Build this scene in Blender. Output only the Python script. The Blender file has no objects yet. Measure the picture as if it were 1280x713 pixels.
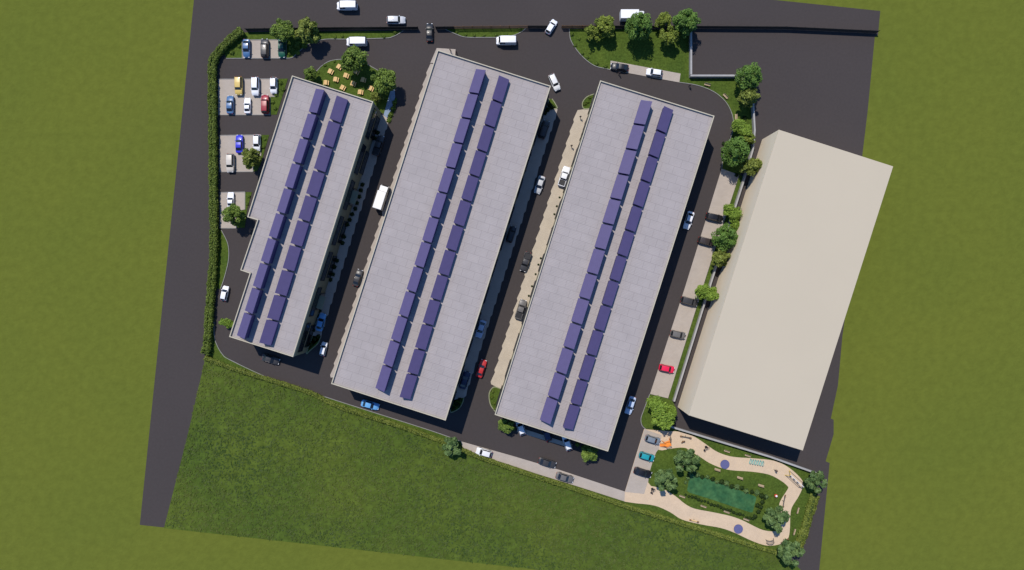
import bpy, bmesh, math, random
import numpy as np
from mathutils import Vector, Matrix
R = math.radians
rng = np.random.default_rng(7)
random.seed(7)
sc = bpy.context.scene
COL = sc.collection
S, H = 0.2, 160.0                       # metres per photo pixel on the ground, camera height

def P(px, py, z=0.0):
    k = S * (H - z) / H
    return Vector(((px - 640.0) * k, (356.5 - py) * k, z))

def W(pts, z=0.0):
    return [P(x, y, z).to_2d() for x, y in pts]

# ------------------------------------------------------------------ materials
MATS = {}
def lin(r, g, b): return (r, g, b, 1.0)

def mat(name, col, rough=0.7, var=0.0, scale=1.0, col2=None, bump=0.0, bscale=None, metal=0.0, spec=0.3,
        coat=0.0, detail=4.0, world=True, mid=None):
    m = bpy.data.materials.new(name); m.use_nodes = True
    nt = m.node_tree; b = nt.nodes['Principled BSDF']
    b.inputs['Roughness'].default_value = rough
    b.inputs['Metallic'].default_value = metal
    b.inputs['Specular IOR Level'].default_value = spec
    b.inputs['Coat Weight'].default_value = coat
    if var > 0 or col2 or bump > 0:
        if world:
            g = nt.nodes.new('ShaderNodeNewGeometry'); src = g.outputs['Position']
        else:
            g = nt.nodes.new('ShaderNodeTexCoord'); src = g.outputs['Object']
        n = nt.nodes.new('ShaderNodeTexNoise'); n.inputs['Scale'].default_value = scale
        n.inputs['Detail'].default_value = detail
        nt.links.new(src, n.inputs['Vector'])
        rp = nt.nodes.new('ShaderNodeValToRGB')
        c2 = col2 if col2 else tuple(min(1, c * (1 + var)) for c in col)
        c1 = col if col2 else tuple(c * (1 - var) for c in col)
        rp.color_ramp.elements[0].position = 0.3; rp.color_ramp.elements[0].color = (*c1, 1)
        rp.color_ramp.elements[1].position = 0.7; rp.color_ramp.elements[1].color = (*c2, 1)
        nt.links.new(n.outputs['Fac'], rp.inputs['Fac'])
        out = rp.outputs['Color']
        if mid:                                       # a second, finer layer of colour
            n3 = nt.nodes.new('ShaderNodeTexNoise'); n3.inputs['Scale'].default_value = mid[0]
            n3.inputs['Detail'].default_value = 3
            nt.links.new(src, n3.inputs['Vector'])
            r3 = nt.nodes.new('ShaderNodeMapRange')
            r3.inputs['From Min'].default_value = 0.3; r3.inputs['From Max'].default_value = 0.7
            r3.inputs['To Min'].default_value = 1 - mid[1]; r3.inputs['To Max'].default_value = 1 + mid[1]
            nt.links.new(n3.outputs['Fac'], r3.inputs['Value'])
            mx = nt.nodes.new('ShaderNodeVectorMath'); mx.operation = 'SCALE'
            nt.links.new(out, mx.inputs[0]); nt.links.new(r3.outputs['Result'], mx.inputs['Scale'])
            out = mx.outputs['Vector']
        nt.links.new(out, b.inputs['Base Color'])
        if bump > 0:
            n2 = nt.nodes.new('ShaderNodeTexNoise'); n2.inputs['Scale'].default_value = bscale or scale * 6
            n2.inputs['Detail'].default_value = 5
            nt.links.new(src, n2.inputs['Vector'])
            bp = nt.nodes.new('ShaderNodeBump'); bp.inputs['Strength'].default_value = 1.0
            bp.inputs['Distance'].default_value = bump
            nt.links.new(n2.outputs['Fac'], bp.inputs['Height'])
            nt.links.new(bp.outputs['Normal'], b.inputs['Normal'])
    else:
        b.inputs['Base Color'].default_value = (*col, 1)
    MATS[name] = m
    return m

def leafmat(name, c1, c2, tr=0.25):
    m = bpy.data.materials.new(name); m.use_nodes = True
    nt = m.node_tree; b = nt.nodes['Principled BSDF']; o = nt.nodes['Material Output']
    c1 = tuple(v * 1.12 for v in c1); c2 = tuple(v * 1.2 for v in c2)
    at = nt.nodes.new('ShaderNodeAttribute'); at.attribute_name = 'tint'
    rp = nt.nodes.new('ShaderNodeValToRGB')
    rp.color_ramp.elements[0].color = (*c1, 1); rp.color_ramp.elements[1].color = (*c2, 1)
    nt.links.new(at.outputs['Fac'], rp.inputs['Fac'])
    nt.links.new(rp.outputs['Color'], b.inputs['Base Color'])
    b.inputs['Roughness'].default_value = 0.6; b.inputs['Specular IOR Level'].default_value = 0.2
    t = nt.nodes.new('ShaderNodeBsdfTranslucent'); nt.links.new(rp.outputs['Color'], t.inputs['Color'])
    mx = nt.nodes.new('ShaderNodeMixShader'); mx.inputs['Fac'].default_value = tr
    nt.links.new(b.outputs['BSDF'], mx.inputs[1]); nt.links.new(t.outputs['BSDF'], mx.inputs[2])
    nt.links.new(mx.outputs['Shader'], o.inputs['Surface'])
    MATS[name] = m
    return m

def brickmat(name, c1, c2, cm, bw, bh, mort, rough=0.85, rib=0.0, ribscale=1.0, rot=0.0, world=False, offset=0.5, dirt=0.06):
    """slabs with joints; rib = fine corrugation given as bump"""
    m = bpy.data.materials.new(name); m.use_nodes = True
    nt = m.node_tree; b = nt.nodes['Principled BSDF']
    b.inputs['Roughness'].default_value = rough; b.inputs['Specular IOR Level'].default_value = 0.2
    if world:
        g = nt.nodes.new('ShaderNodeNewGeometry'); src = g.outputs['Position']
    else:
        g = nt.nodes.new('ShaderNodeTexCoord'); src = g.outputs['Object']
    mp = nt.nodes.new('ShaderNodeMapping'); mp.inputs['Rotation'].default_value = (0, 0, rot)
    nt.links.new(src, mp.inputs['Vector'])
    br = nt.nodes.new('ShaderNodeTexBrick')
    br.inputs['Color1'].default_value = (*c1, 1); br.inputs['Color2'].default_value = (*c2, 1)
    br.inputs['Mortar'].default_value = (*cm, 1); br.inputs['Scale'].default_value = 1.0
    br.inputs['Brick Width'].default_value = bw; br.inputs['Row Height'].default_value = bh
    br.inputs['Mortar Size'].default_value = mort; br.inputs['Mortar Smooth'].default_value = 0.2
    br.offset = offset
    nt.links.new(mp.outputs['Vector'], br.inputs['Vector'])
    n = nt.nodes.new('ShaderNodeTexNoise'); n.inputs['Scale'].default_value = 0.35; n.inputs['Detail'].default_value = 6
    nt.links.new(mp.outputs['Vector'], n.inputs['Vector'])
    r3 = nt.nodes.new('ShaderNodeMapRange')
    r3.inputs['From Min'].default_value = 0.3; r3.inputs['From Max'].default_value = 0.7
    r3.inputs['To Min'].default_value = 1 - dirt; r3.inputs['To Max'].default_value = 1 + dirt
    nt.links.new(n.outputs['Fac'], r3.inputs['Value'])
    mx = nt.nodes.new('ShaderNodeVectorMath'); mx.operation = 'SCALE'
    nt.links.new(br.outputs['Color'], mx.inputs[0]); nt.links.new(r3.outputs['Result'], mx.inputs['Scale'])
    nt.links.new(mx.outputs['Vector'], b.inputs['Base Color'])
    if rib > 0:
        w = nt.nodes.new('ShaderNodeTexWave'); w.inputs['Scale'].default_value = ribscale
        w.wave_type = 'BANDS'; w.bands_direction = 'Y'; w.inputs['Distortion'].default_value = 0
        nt.links.new(mp.outputs['Vector'], w.inputs['Vector'])
        bp = nt.nodes.new('ShaderNodeBump'); bp.inputs['Distance'].default_value = rib
        bp.inputs['Strength'].default_value = 1
        nt.links.new(w.outputs['Fac'], bp.inputs['Height']); nt.links.new(bp.outputs['Normal'], b.inputs['Normal'])
    MATS[name] = m
    return m

mat('meadow', (.090, .109, .017), .95, col2=(.100, .115, .0175), scale=.03, bump=.10, bscale=1.3, spec=.05, mid=(.55, .075))
mat('rough_grass', (.048, .078, .013), .95, col2=(.070, .096, .015), scale=.06, bump=.25, bscale=.9, spec=.05, mid=(.6, .22))
mat('lawn_green', (.042, .070, .012), .95, col2=(.064, .094, .015), scale=.25, bump=.12, bscale=2.2, spec=.05, mid=(2.2, .25))
mat('asphalt', (.0435, .0372, .0362), .9, col2=(.0475, .0402, .0388), scale=.04, bump=.01, bscale=9, spec=.15, mid=(1.7, .05))
mat('sand', (.455, .352, .248), .95, col2=(.50, .385, .265), scale=.5, bump=.02, bscale=6, spec=.1, mid=(3, .05))
brickmat('pavers', (.345, .30, .255), (.325, .282, .24), (.26, .225, .19), .6, .3, .012, rot=0, world=True, dirt=.05)
brickmat('warm_pavers', (.40, .345, .265), (.375, .322, .25), (.27, .23, .18), .6, .3, .012, rot=R(17.7), world=True, dirt=.06)
mat('blue_paving', (.17, .225, .30), .8, var=.08, scale=1.2)
mat('kerb_stone', (.20, .195, .185), .9, var=.12, scale=1.5)
mat('kerb_olive', (.20, .21, .12), .9, var=.1, scale=1.5)
brickmat('roof_sheet', (.292, .264, .256), (.284, .257, .249), (.230, .206, .202), 2.9, 1.95, .05, rib=.025, ribscale=.9, offset=.5, dirt=.05)
mat('parapet_cream', (.39, .355, .27), .8, var=.06, scale=.6)
mat('wall_olive', (.20, .19, .125), .85, var=.07, scale=.7, bump=.01, bscale=5)
mat('wall_sand_lit', (.68, .58, .43), .85, var=.015, scale=.1)  # hall walls lighter than the roof: colour makes up for weak west light
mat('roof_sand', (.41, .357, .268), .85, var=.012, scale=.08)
mat('glass_dark', (.012, .014, .018), .12, spec=.5)
mat('shutter_grey', (.16, .16, .16), .6, var=.06, scale=2)
mat('panel_violet', (.069, .056, .134), .5, var=.04, scale=.9, spec=.3)
mat('panel_side', (.045, .04, .13), .6)
mat('panel_frame', (.075, .062, .165), .5)
mat('conc_wall', (.28, .275, .268), .85, var=.08, scale=.8)
mat('wood_brown', (.15, .075, .032), .8, var=.25, scale=2.5)
mat('wood_dark', (.030, .026, .024), .8, var=.2, scale=2.5)
mat('wood_tan', (.60, .40, .17), .7, var=.12, scale=4)
mat('wood_pale', (.36, .27, .17), .7, var=.12, scale=4)
mat('wood_grey', (.10, .085, .07), .7, var=.12, scale=4)
mat('pond_water', (.020, .072, .030), .45, col2=(.048, .120, .044), scale=.5, bump=.03, bscale=2.2, spec=.08, mid=(1.2, .2))
mat('bark', (.09, .065, .045), .9, var=.3, scale=3, world=False)
mat('hedge_core', (.030, .050, .009), .95, var=.3, scale=3)
mat('steel', (.30, .30, .31), .4, metal=.6)
mat('rubber', (.012, .012, .013), .85)
mat('rim', (.35, .35, .36), .35, metal=.8)
mat('lamp_clear', (.75, .76, .78), .15)
mat('lamp_red', (.35, .012, .012), .25)
mat('trim_black', (.015, .015, .017), .5)
mat('disc_blue', (.085, .088, .19), .6, var=.06, scale=2)
mat('teal_paint', (.10, .33, .31), .5)
mat('orange_paint', (.72, .23, .035), .5)
mat('yellow_paint', (.70, .48, .06), .5)
mat('red_paint', (.50, .05, .03), .5)
mat('white_paint', (.66, .66, .65), .5)
mat('skin', (.42, .26, .19), .6)
mat('hair', (.02, .014, .01), .7)
mat('trousers', (.02, .022, .03), .9)
mat('coat_dark', (.03, .022, .03), .9)
mat('coat_brown', (.07, .04, .035), .9)
mat('shoe', (.012, .011, .011), .8)
leafmat('leaf_mid', (.052, .096, .014), (.180, .250, .044))
leafmat('leaf_deep', (.050, .105, .018), (.125, .215, .040))
leafmat('leaf_yellow', (.070, .105, .012), (.210, .255, .042))
leafmat('leaf_olive', (.080, .108, .016), (.235, .275, .060))
leafmat('leaf_light', (.085, .150, .016), (.200, .290, .040))
leafmat('leaf_cool', (.034, .072, .020), (.150, .225, .075))
leafmat('leaf_hedge', (.050, .082, .010), (.125, .165, .026))
leafmat('leaf_hedge_pale', (.070, .098, .012), (.165, .190, .034))
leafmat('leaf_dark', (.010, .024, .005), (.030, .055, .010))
leafmat('blade', (.042, .077, .013), (.092, .118, .018), .45)

# ------------------------------------------------------------------ mesh helpers
def link(o, parent=None):
    COL.objects.link(o)
    if parent: o.parent = parent
    return o

def tag(o, label=None, cat=None, group=None, kind=None):
    if label: o['label'] = label
    if cat: o['category'] = cat
    if group: o['group'] = group
    if kind: o['kind'] = kind
    return o

def empty(name, loc, rz=0.0, label=None, cat=None, group=None):
    o = bpy.data.objects.new(name, None); o.location = loc; o.rotation_euler.z = rz
    o.empty_display_size = .3
    COL.objects.link(o)
    return tag(o, label, cat, group)

def build(name, bm, m, parent=None, smooth=False):
    me = bpy.data.meshes.new(name)
    bmesh.ops.recalc_face_normals(bm, faces=bm.faces[:])
    bm.to_mesh(me); bm.free()
    ms = m if isinstance(m, (list, tuple)) else [m]
    for x in ms: me.materials.append(MATS[x])
    if smooth: me.polygons.foreach_set('use_smooth', [True] * len(me.polygons))
    return link(bpy.data.objects.new(name, me), parent)

def meshobj(name, me, parent=None):
    return link(bpy.data.objects.new(name, me), parent)

def box(bm, x0, x1, y0, y1, z0, z1, bev=0.0, mi=0):
    vs = [bm.verts.new((x, y, z)) for z in (z0, z1) for y in (y0, y1) for x in (x0, x1)]
    fs = [(0, 2, 3, 1), (4, 5, 7, 6), (0, 1, 5, 4), (2, 6, 7, 3), (0, 4, 6, 2), (1, 3, 7, 5)]
    faces = [bm.faces.new([vs[i] for i in f]) for f in fs]
    for f in faces: f.material_index = mi
    if bev > 0:
        es = {e for f in faces for e in f.edges}
        bmesh.ops.bevel(bm, geom=list(es), offset=bev, segments=2, affect='EDGES', profile=.6)
    return vs

def tube(bm, pts, radii, n=8, cap=True):
    pts = [Vector(p) for p in pts]
    rings = []
    for i, p in enumerate(pts):
        d = (pts[min(i + 1, len(pts) - 1)] - pts[max(i - 1, 0)])
        if d.length < 1e-6: d = Vector((0, 0, 1))
        d.normalize()
        a = d.orthogonal().normalized(); b = d.cross(a)
        r = radii[i] if isinstance(radii, (list, tuple)) else radii
        rings.append([bm.verts.new(p + a * r * math.cos(2 * math.pi * k / n) + b * r * math.sin(2 * math.pi * k / n)) for k in range(n)])
    for r0, r1 in zip(rings, rings[1:]):
        for k in range(n):
            bm.faces.new((r0[k], r0[(k + 1) % n], r1[(k + 1) % n], r1[k]))
    if cap:
        bm.faces.new(rings[0][::-1]); bm.faces.new(rings[-1])

def area2(pts):
    return sum(pts[i][0] * pts[(i + 1) % len(pts)][1] - pts[(i + 1) % len(pts)][0] * pts[i][1] for i in range(len(pts)))

def prism(bm, pts, z0, z1, mi=0, top=True, sides=True, bottom=False):
    pts = [Vector((p[0], p[1])) for p in pts]
    if area2(pts) < 0: pts = pts[::-1]
    lo = [bm.verts.new((p.x, p.y, z0)) for p in pts] if sides or bottom else None
    hi = [bm.verts.new((p.x, p.y, z1)) for p in pts]
    n = len(pts)
    if top:
        f = bm.faces.new(hi); f.material_index = mi
    if bottom:
        f = bm.faces.new(lo[::-1]); f.material_index = mi
    if sides:
        for i in range(n):
            f = bm.faces.new((lo[i], lo[(i + 1) % n], hi[(i + 1) % n], hi[i])); f.material_index = mi
    return hi

def offset(pts, d):
    """move every edge of a closed polygon inwards by d"""
    pts = [Vector((p[0], p[1])) for p in pts]
    if area2(pts) < 0: pts = pts[::-1]
    out = []; n = len(pts)
    for i in range(n):
        a, b, c = pts[i - 1], pts[i], pts[(i + 1) % n]
        u = (b - a).normalized(); v = (c - b).normalized()
        n1 = Vector((-u.y, u.x)); n2 = Vector((-v.y, v.x))
        k = 1 + n1.dot(n2)
        out.append(b + (n1 + n2) * (d / max(k, .25)))
    return out

def slab(name, px, z, m, skirt=0.3, kind='structure', label=None, pts=None):
    bm = bmesh.new()
    prism(bm, pts or W(px), z - skirt, z)
    bm.normal_update()
    bmesh.ops.triangulate(bm, faces=[f for f in bm.faces if len(f.verts) > 4], ngon_method='EAR_CLIP')
    o = build(name, bm, m)
    return tag(o, label, None, None, kind)

def curve(pts, closed=False, n=5):
    """Catmull-Rom through 2-d points"""
    P_ = [Vector(p) for p in pts]; out = []
    m = len(P_)
    for i in range(m if closed else m - 1):
        p0 = P_[(i - 1) % m] if closed or i > 0 else P_[0]
        p1 = P_[i]; p2 = P_[(i + 1) % m]
        p3 = P_[(i + 2) % m] if closed or i + 2 < m else P_[-1]
        for k in range(n):
            t = k / n
            out.append(.5 * ((2 * p1) + (p2 - p0) * t + (2 * p0 - 5 * p1 + 4 * p2 - p3) * t * t + (3 * p1 - p0 - 3 * p2 + p3) * t ** 3))
    if not closed: out.append(P_[-1])
    return out

def ribbon(bm, pts, w, z0, z1):
    """a strip of width w and height z1-z0 along 2-d world points"""
    pts = [Vector(p) for p in pts]
    L, Rr = [], []
    for i, p in enumerate(pts):
        d = (pts[min(i + 1, len(pts) - 1)] - pts[max(i - 1, 0)]).normalized()
        nn = Vector((-d.y, d.x)) * w / 2
        L.append(p + nn); Rr.append(p - nn)
    prev = None
    for a, b in zip(L, Rr):
        v = [bm.verts.new((a.x, a.y, z0)), bm.verts.new((a.x, a.y, z1)), bm.verts.new((b.x, b.y, z1)), bm.verts.new((b.x, b.y, z0))]
        if prev:
            for k in range(3): bm.faces.new((prev[k], prev[k + 1], v[k + 1], v[k]))
        else: bm.faces.new(v)
        prev = v
    bm.faces.new(prev[::-1])

def kerb(px, w=.15, z=.15, m='kerb_stone', smooth=True):
    bm = bmesh.new()
    pts = W(px)
    ribbon(bm, curve(pts) if smooth and len(pts) > 2 else pts, w, -.1, z)
    return tag(build('kerb', bm, m), kind='structure')

# leaf clouds -------------------------------------------------------
def leaf_mesh(name, cen, nor, size, aspect, m, tint=None, fold=.18):
    n = len(cen)
    nor = nor / np.maximum(np.linalg.norm(nor, axis=1, keepdims=True), 1e-6)
    rnd = rng.normal(size=(n, 3))
    u = np.cross(nor, rnd); u /= np.maximum(np.linalg.norm(u, axis=1, keepdims=True), 1e-6)
    v = np.cross(nor, u)
    s = size[:, None]
    l = u * s * .5 * aspect; w = v * s * .5
    up = nor * s * fold
    v0 = cen - l; v1 = cen - w * .9 + up; v2 = cen + l; v3 = cen + w * .9 + up
    vert = np.stack([v0, v1, v2, v3], 1).reshape(-1, 3)
    me = bpy.data.meshes.new(name)
    me.vertices.add(4 * n); me.loops.add(4 * n); me.polygons.add(n)
    me.vertices.foreach_set('co', vert.astype(np.float32).ravel())
    me.loops.foreach_set('vertex_index', np.arange(4 * n, dtype=np.int32))
    me.polygons.foreach_set('loop_start', np.arange(0, 4 * n, 4, dtype=np.int32))
    me.polygons.foreach_set('loop_total', np.full(n, 4, dtype=np.int32))
    me.update(calc_edges=True)
    t = rng.random(n) if tint is None else np.clip(tint, 0, 1)
    at = me.attributes.new('tint', 'FLOAT', 'FACE'); at.data.foreach_set('value', t.astype(np.float32))
    me.materials.append(MATS[m])
    return me

def crown_mesh(name, m, clumps, crad, leaf, aspect, n, spread=(1, 1, .85), zc=1.6, lobes=None, flat=.5):
    C = []
    for i in range(clumps):
        while True:
            p = rng.normal(size=3); p /= np.linalg.norm(p)
            if p[2] > -.55: break
        r = rng.uniform(.58, .96) if i % 4 else rng.uniform(.1, .45)
        c = p * r * np.array(spread)
        if lobes is not None:
            lb = lobes[i % len(lobes)]
            c = c * lb[3] + np.array(lb[:3])
        C.append((c, crad * rng.uniform(.7, 1.25), rng.uniform(-.28, .28)))
    per = n // clumps
    cen, nor, tin = [], [], []
    for c, cr, tb in C:
        d = rng.normal(size=(per, 3)); d /= np.linalg.norm(d, axis=1, keepdims=True)
        rr = cr * rng.uniform(.35, 1.0, size=(per, 1)) ** .6
        cen.append(c + d * rr * np.array([1, 1, .8]))
        nor.append(d * .6 + np.array([0, 0, flat]) + rng.normal(size=(per, 3)) * .45)
        tin.append(.5 + tb + rng.normal(size=per) * .2)
    cen = np.concatenate(cen); nor = np.concatenate(nor); tin = np.concatenate(tin)
    cen[:, 2] += zc
    return leaf_mesh(name, cen, nor, leaf * rng.uniform(.7, 1.3, size=len(cen)), aspect, m, tin)

def trunk_mesh(name, zc=1.6, limbs=5):
    bm = bmesh.new()
    tube(bm, [(0, 0, -.05), (.02, .01, .5), (-.01, .03, 1.0), (.02, 0, zc + .2)], [.11, .085, .07, .03], 8)
    for k in range(limbs):
        a = 2 * math.pi * k / limbs + random.uniform(-.4, .4)
        z0 = random.uniform(.7, 1.15); r = random.uniform(.45, .7)
        tube(bm, [(0, 0.01, z0), (r * .5 * math.cos(a), r * .5 * math.sin(a), z0 + .3), (r * math.cos(a), r * math.sin(a), z0 + .75)], [.05, .035, .012], 6)
    me = bpy.data.meshes.new(name); bm.to_mesh(me); bm.free()
    me.materials.append(MATS['bark'])
    me.polygons.foreach_set('use_smooth', [True] * len(me.polygons))
    return me

TRUNKS = [trunk_mesh('trunk') for _ in range(3)]
two = [(-.38, .28, .05, .62), (.34, -.3, -.02, .62)]
CROWNS = {
    'mid':    [crown_mesh('crown', 'leaf_mid', 36, .31, .115, 1.3, 5000) for _ in range(3)],
    'deep':   [crown_mesh('crown', 'leaf_deep', 48, .28, .088, 1.3, 7000, spread=(1, 1, 1.0)) for _ in range(2)],
    'yellow': [crown_mesh('crown', 'leaf_yellow', 26, .32, .125, 1.4, 3800) for _ in range(2)],
    'olive':  [crown_mesh('crown', 'leaf_olive', 30, .29, .14, 2.2, 3400, flat=.3) for _ in range(2)],
    'light':  [crown_mesh('crown', 'leaf_light', 30, .34, .115, 1.3, 4600, lobes=two) for _ in range(2)],
    'cool':   [crown_mesh('crown', 'leaf_cool', 32, .25, .15, 1.9, 2900, flat=.4) for _ in range(3)],
}
NT = [0]
def tree(px, py, rpx, kind, label, name='broadleaf_tree', hs=1.0, group=None, rot=None):
    rpx *= .94; r = rpx * S
    for _ in range(3): r = rpx * S * (1 - 1.6 * r * hs / H)
    p = P(px, py, 1.6 * r * hs)
    i = NT[0]; NT[0] += 1
    t = empty(name, (p.x, p.y, 0), rot if rot is not None else i * 2.4, label, 'tree', group)
    t.scale = (r, r, r * hs)
    meshobj('trunk', TRUNKS[i % 3], t)
    c = CROWNS[kind]
    meshobj('crown', c[i % len(c)], t)
    return t

def hedge_mesh(name, pts, w, h, dens, leaf, m):
    """leaf shell round a clipped hedge that follows 2-d world points"""
    pts = [np.array(p) for p in pts]
    seg = [np.linalg.norm(b - a) for a, b in zip(pts, pts[1:])]
    n = int(sum(seg) * dens)
    cum = np.concatenate([[0], np.cumsum(seg)])
    d = rng.uniform(0, cum[-1], n)
    idx = np.clip(np.searchsorted(cum, d) - 1, 0, len(seg) - 1)
    A = np.array(pts)[idx]; B = np.array(pts)[idx + 1]
    t = ((d - cum[idx]) / np.array(seg)[idx])[:, None]
    base = A + (B - A) * t
    dr = (B - A) / np.array(seg)[idx][:, None]; nn = np.stack([-dr[:, 1], dr[:, 0]], 1)
    ang = rng.uniform(-.15, math.pi + .15, n)
    lump = 1 + .06 * np.sin(d * 1.9 + 1) + .05 * np.sin(d * 4.3) + .06 * np.sin(d * .7)
    rr = rng.uniform(.72, 1.04, n) * lump
    sx = np.sign(np.cos(ang)) * np.abs(np.cos(ang)) ** .6; sz = np.abs(np.sin(ang)) ** .6 * np.sign(np.sin(ang))
    xy = base + nn * (sx * w / 2 * rr)[:, None]
    z = np.maximum(.03, h * .42 + h * .55 * sz * rr)
    cen = np.column_stack([xy, z])
    nor = np.column_stack([nn * np.cos(ang)[:, None], np.sin(ang)]) + rng.normal(size=(n, 3)) * .5 + np.array([0, 0, .3])
    return leaf_mesh(name, cen, nor, leaf * rng.uniform(.7, 1.4, n), 1.4, MATS[m].name,
                     .5 + .10 * np.sin(d * 2.1) + rng.normal(size=n) * .25)

def hedge(name, px, w, h, dens, leaf, m, label):
    pts = curve(W(px), n=6)
    root = empty(name, (pts[0].x, pts[0].y, 0), 0, label, 'hedge')
    loc = [(p.x - pts[0].x, p.y - pts[0].y) for p in pts]
    meshobj('foliage', hedge_mesh('foliage', loc, w, h, dens, leaf, m), root)
    bm = bmesh.new(); ribbon(bm, [Vector(p) for p in loc], w * .62, -.1, h * .74)      # the twiggy core of the row
    build('core', bm, 'hedge_core', root)
    return root

SHRUB = {}
def shrub_proto(m):
    n = 320
    d = rng.normal(size=(n, 3)); d /= np.linalg.norm(d, axis=1, keepdims=True); d[:, 2] = np.abs(d[:, 2])
    lump = 1 + .2 * np.sin(d[:, :1] * 5 + 1) * np.cos(d[:, 1:2] * 4)
    cen = d * rng.uniform(.6, 1, (n, 1)) * lump; cen[:, 2] = cen[:, 2] * .9 + .05
    return leaf_mesh('shrub', cen, d + rng.normal(size=(n, 3)) * .5, .30 * rng.uniform(.7, 1.3, n), 1.4, m)
for k_ in ('leaf_mid', 'leaf_dark', 'leaf_hedge', 'leaf_light', 'leaf_cool'): SHRUB[k_] = shrub_proto(k_)
NSH = [0]
def shrub(px, py, rpx, m, label, group=None, z=0.08):
    r = rpx * S; p = P(px, py, r * .5)
    o = bpy.data.objects.new('shrub', SHRUB[m]); COL.objects.link(o)
    NSH[0] += 1
    o.location = (p.x, p.y, z); o.rotation_euler.z = NSH[0] * 1.7; o.scale = (r, r, r * random.uniform(.8, 1.1))
    return tag(o, label, 'shrub', group)

# ------------------------------------------------------------------ the ground
bm = bmesh.new()
G = 1500
vs = [bm.verts.new((x, y, 0)) for x, y in ((-G, -G), (G, -G), (G, G), (-G, G))]; bm.faces.new(vs)
tag(build('meadow_ground', bm, 'meadow'), kind='structure')

slab('asphalt_yard', [(250.2, -75), (174.8, 656.3), (205, 659.5), (235, 640), (980, 725), (980, 760), (1021, 760), (1024, 713), (1031, 640), (1037, 579), (1032, 576.8),
     (1042, 543), (1042, 525), (1038.5, 523.4), (1047.4, 481.7), (1053, 420), (1055.6, 402), (1078, 193), (1084.5, 139), (1093.5, 46),
     (1097.5, 44), (1100.3, 14)], .02, 'asphalt', .1)
south_hedge = [(257, 447), (300, 463), (384, 489), (422, 507), (499, 532), (560, 554), (600, 571), (670, 595), (726, 613), (782, 632), (811, 641),
               (849, 653), (870, 659), (901, 669), (940, 681), (978, 692)]
slab('rough_field', [(256.5, 446), (255.4, 454), (233.5, 549), (205, 660.3), (490, 692), (1000, 749), (1008, 720), (985, 696)] + south_hedge[::-1][1:-1], .06, 'rough_grass', .15)

# grass blades of the rough field: nobody could count them
poly = [P(x, y).to_2d() for x, y in [(256.5, 447), (233.5, 549), (206, 659.5), (490, 691), (1000, 748), (985, 698), (900, 673), (780, 634), (600, 574), (400, 500)]]
def inside(pt, poly):
    c = False; j = len(poly) - 1
    for i in range(len(poly)):
        a, b = poly[i], poly[j]
        if (a.y > pt[1]) != (b.y > pt[1]) and pt[0] < (b.x - a.x) * (pt[1] - a.y) / (b.y - a.y) + a.x: c = not c
        j = i
    return c
lo = np.array([min(p.x for p in poly), min(p.y for p in poly)]); hi_ = np.array([max(p.x for p in poly), max(p.y for p in poly)])
lo[1] = max(lo[1], -76)
cand = rng.uniform(lo, hi_, (78000, 2))
# clumped density
dens = .5 + .25 * np.sin(cand[:, 0] * .9 + 2 * np.sin(cand[:, 1] * .5)) + .25 * np.sin(cand[:, 1] * 1.3 + 2 * np.cos(cand[:, 0] * .37))
keep = [i for i in range(len(cand)) if rng.random() < .25 + .75 * dens[i] and inside(cand[i], poly)]
c2 = cand[keep]; n = len(c2)
cen = np.column_stack([c2, rng.uniform(.062, .092, n)])
nor = rng.normal(size=(n, 3)) * .2 + np.array([-.1, .2, .9])
tt = (.5 + .20 * np.sin(c2[:, 0] * .13 + 1.5 * np.sin(c2[:, 1] * .11)) + .16 * np.sin(c2[:, 1] * .21 + 1.3 * np.sin(c2[:, 0] * .09 + 1))
      + .10 * np.sin(c2[:, 0] * .61 + 2 * np.sin(c2[:, 1] * .47)) + rng.normal(size=n) * .13)
tag(meshobj('field_grass', leaf_mesh('field_grass', cen, nor, .36 * rng.uniform(.6, 1.4, n), 2.0, 'blade', tt, fold=.06)), kind='stuff')

# ------------------------------------------------------------------ lawns, bays and paths
LZ = .10
G1 = [(304, 41), (504, 39), (491.5, 46), (483, 48), (430, 49.4), (405, 49.7), (386, 55.6), (375, 64), (366, 72), (358, 73), (358, 50), (303, 50.5), (303, 73), (283, 73), (280, 66), (296, 48)]
slab('lawn', G1, LZ, 'lawn_green')
kerb([(504, 39), (497, 43.5), (491.5, 46), (483, 48), (450, 48.9), (430, 49.4), (405, 49.7), (386, 55.6), (375, 64), (366, 72), (358, 73.2)])
kerb([(283, 73.4), (303, 73.3), (358, 73.3)], smooth=False)
kerb([(303, 73), (303, 50.3)], smooth=False); kerb([(303.4, 50.2), (358, 50)], smooth=False); kerb([(358, 50.3), (358, 72.7)], smooth=False)
P1 = [(303, 50.4), (358, 50), (358, 73), (303, 73)]
P2 = [(273, 99.4), (347.8, 99), (347.8, 121), (338, 121), (338, 143.6), (273, 143.6)]
P3 = [(274.5, 169.7), (326.5, 169), (326.5, 195), (316.4, 195), (316.4, 214.6), (274.5, 215)]
P4 = [(275, 241), (306.3, 240.4), (306.3, 262), (295.5, 264), (295.5, 285.3), (275, 285.3)]
for q in (P1, P2, P3, P4): slab('parking_bay', q, .05, 'pavers', .1)
for a, b in (((273, 99.2), (348, 98.8)), ((273, 143.9), (338, 143.9)), ((338, 143.7), (338, 121)), ((338.3, 121), (347.8, 121)),
             ((274.5, 169.5), (326.5, 168.8)), ((274.5, 215.2), (316.4, 214.9)), ((316.4, 214.6), (316.4, 195)),
             ((275, 240.8), (306.3, 240.2)), ((275, 285.5), (295.5, 285.5)), ((295.5, 285.2), (295.5, 264)), ((306.3, 240.6), (306.3, 262))):
    kerb([a, b], .16, .09, smooth=False)
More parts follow.
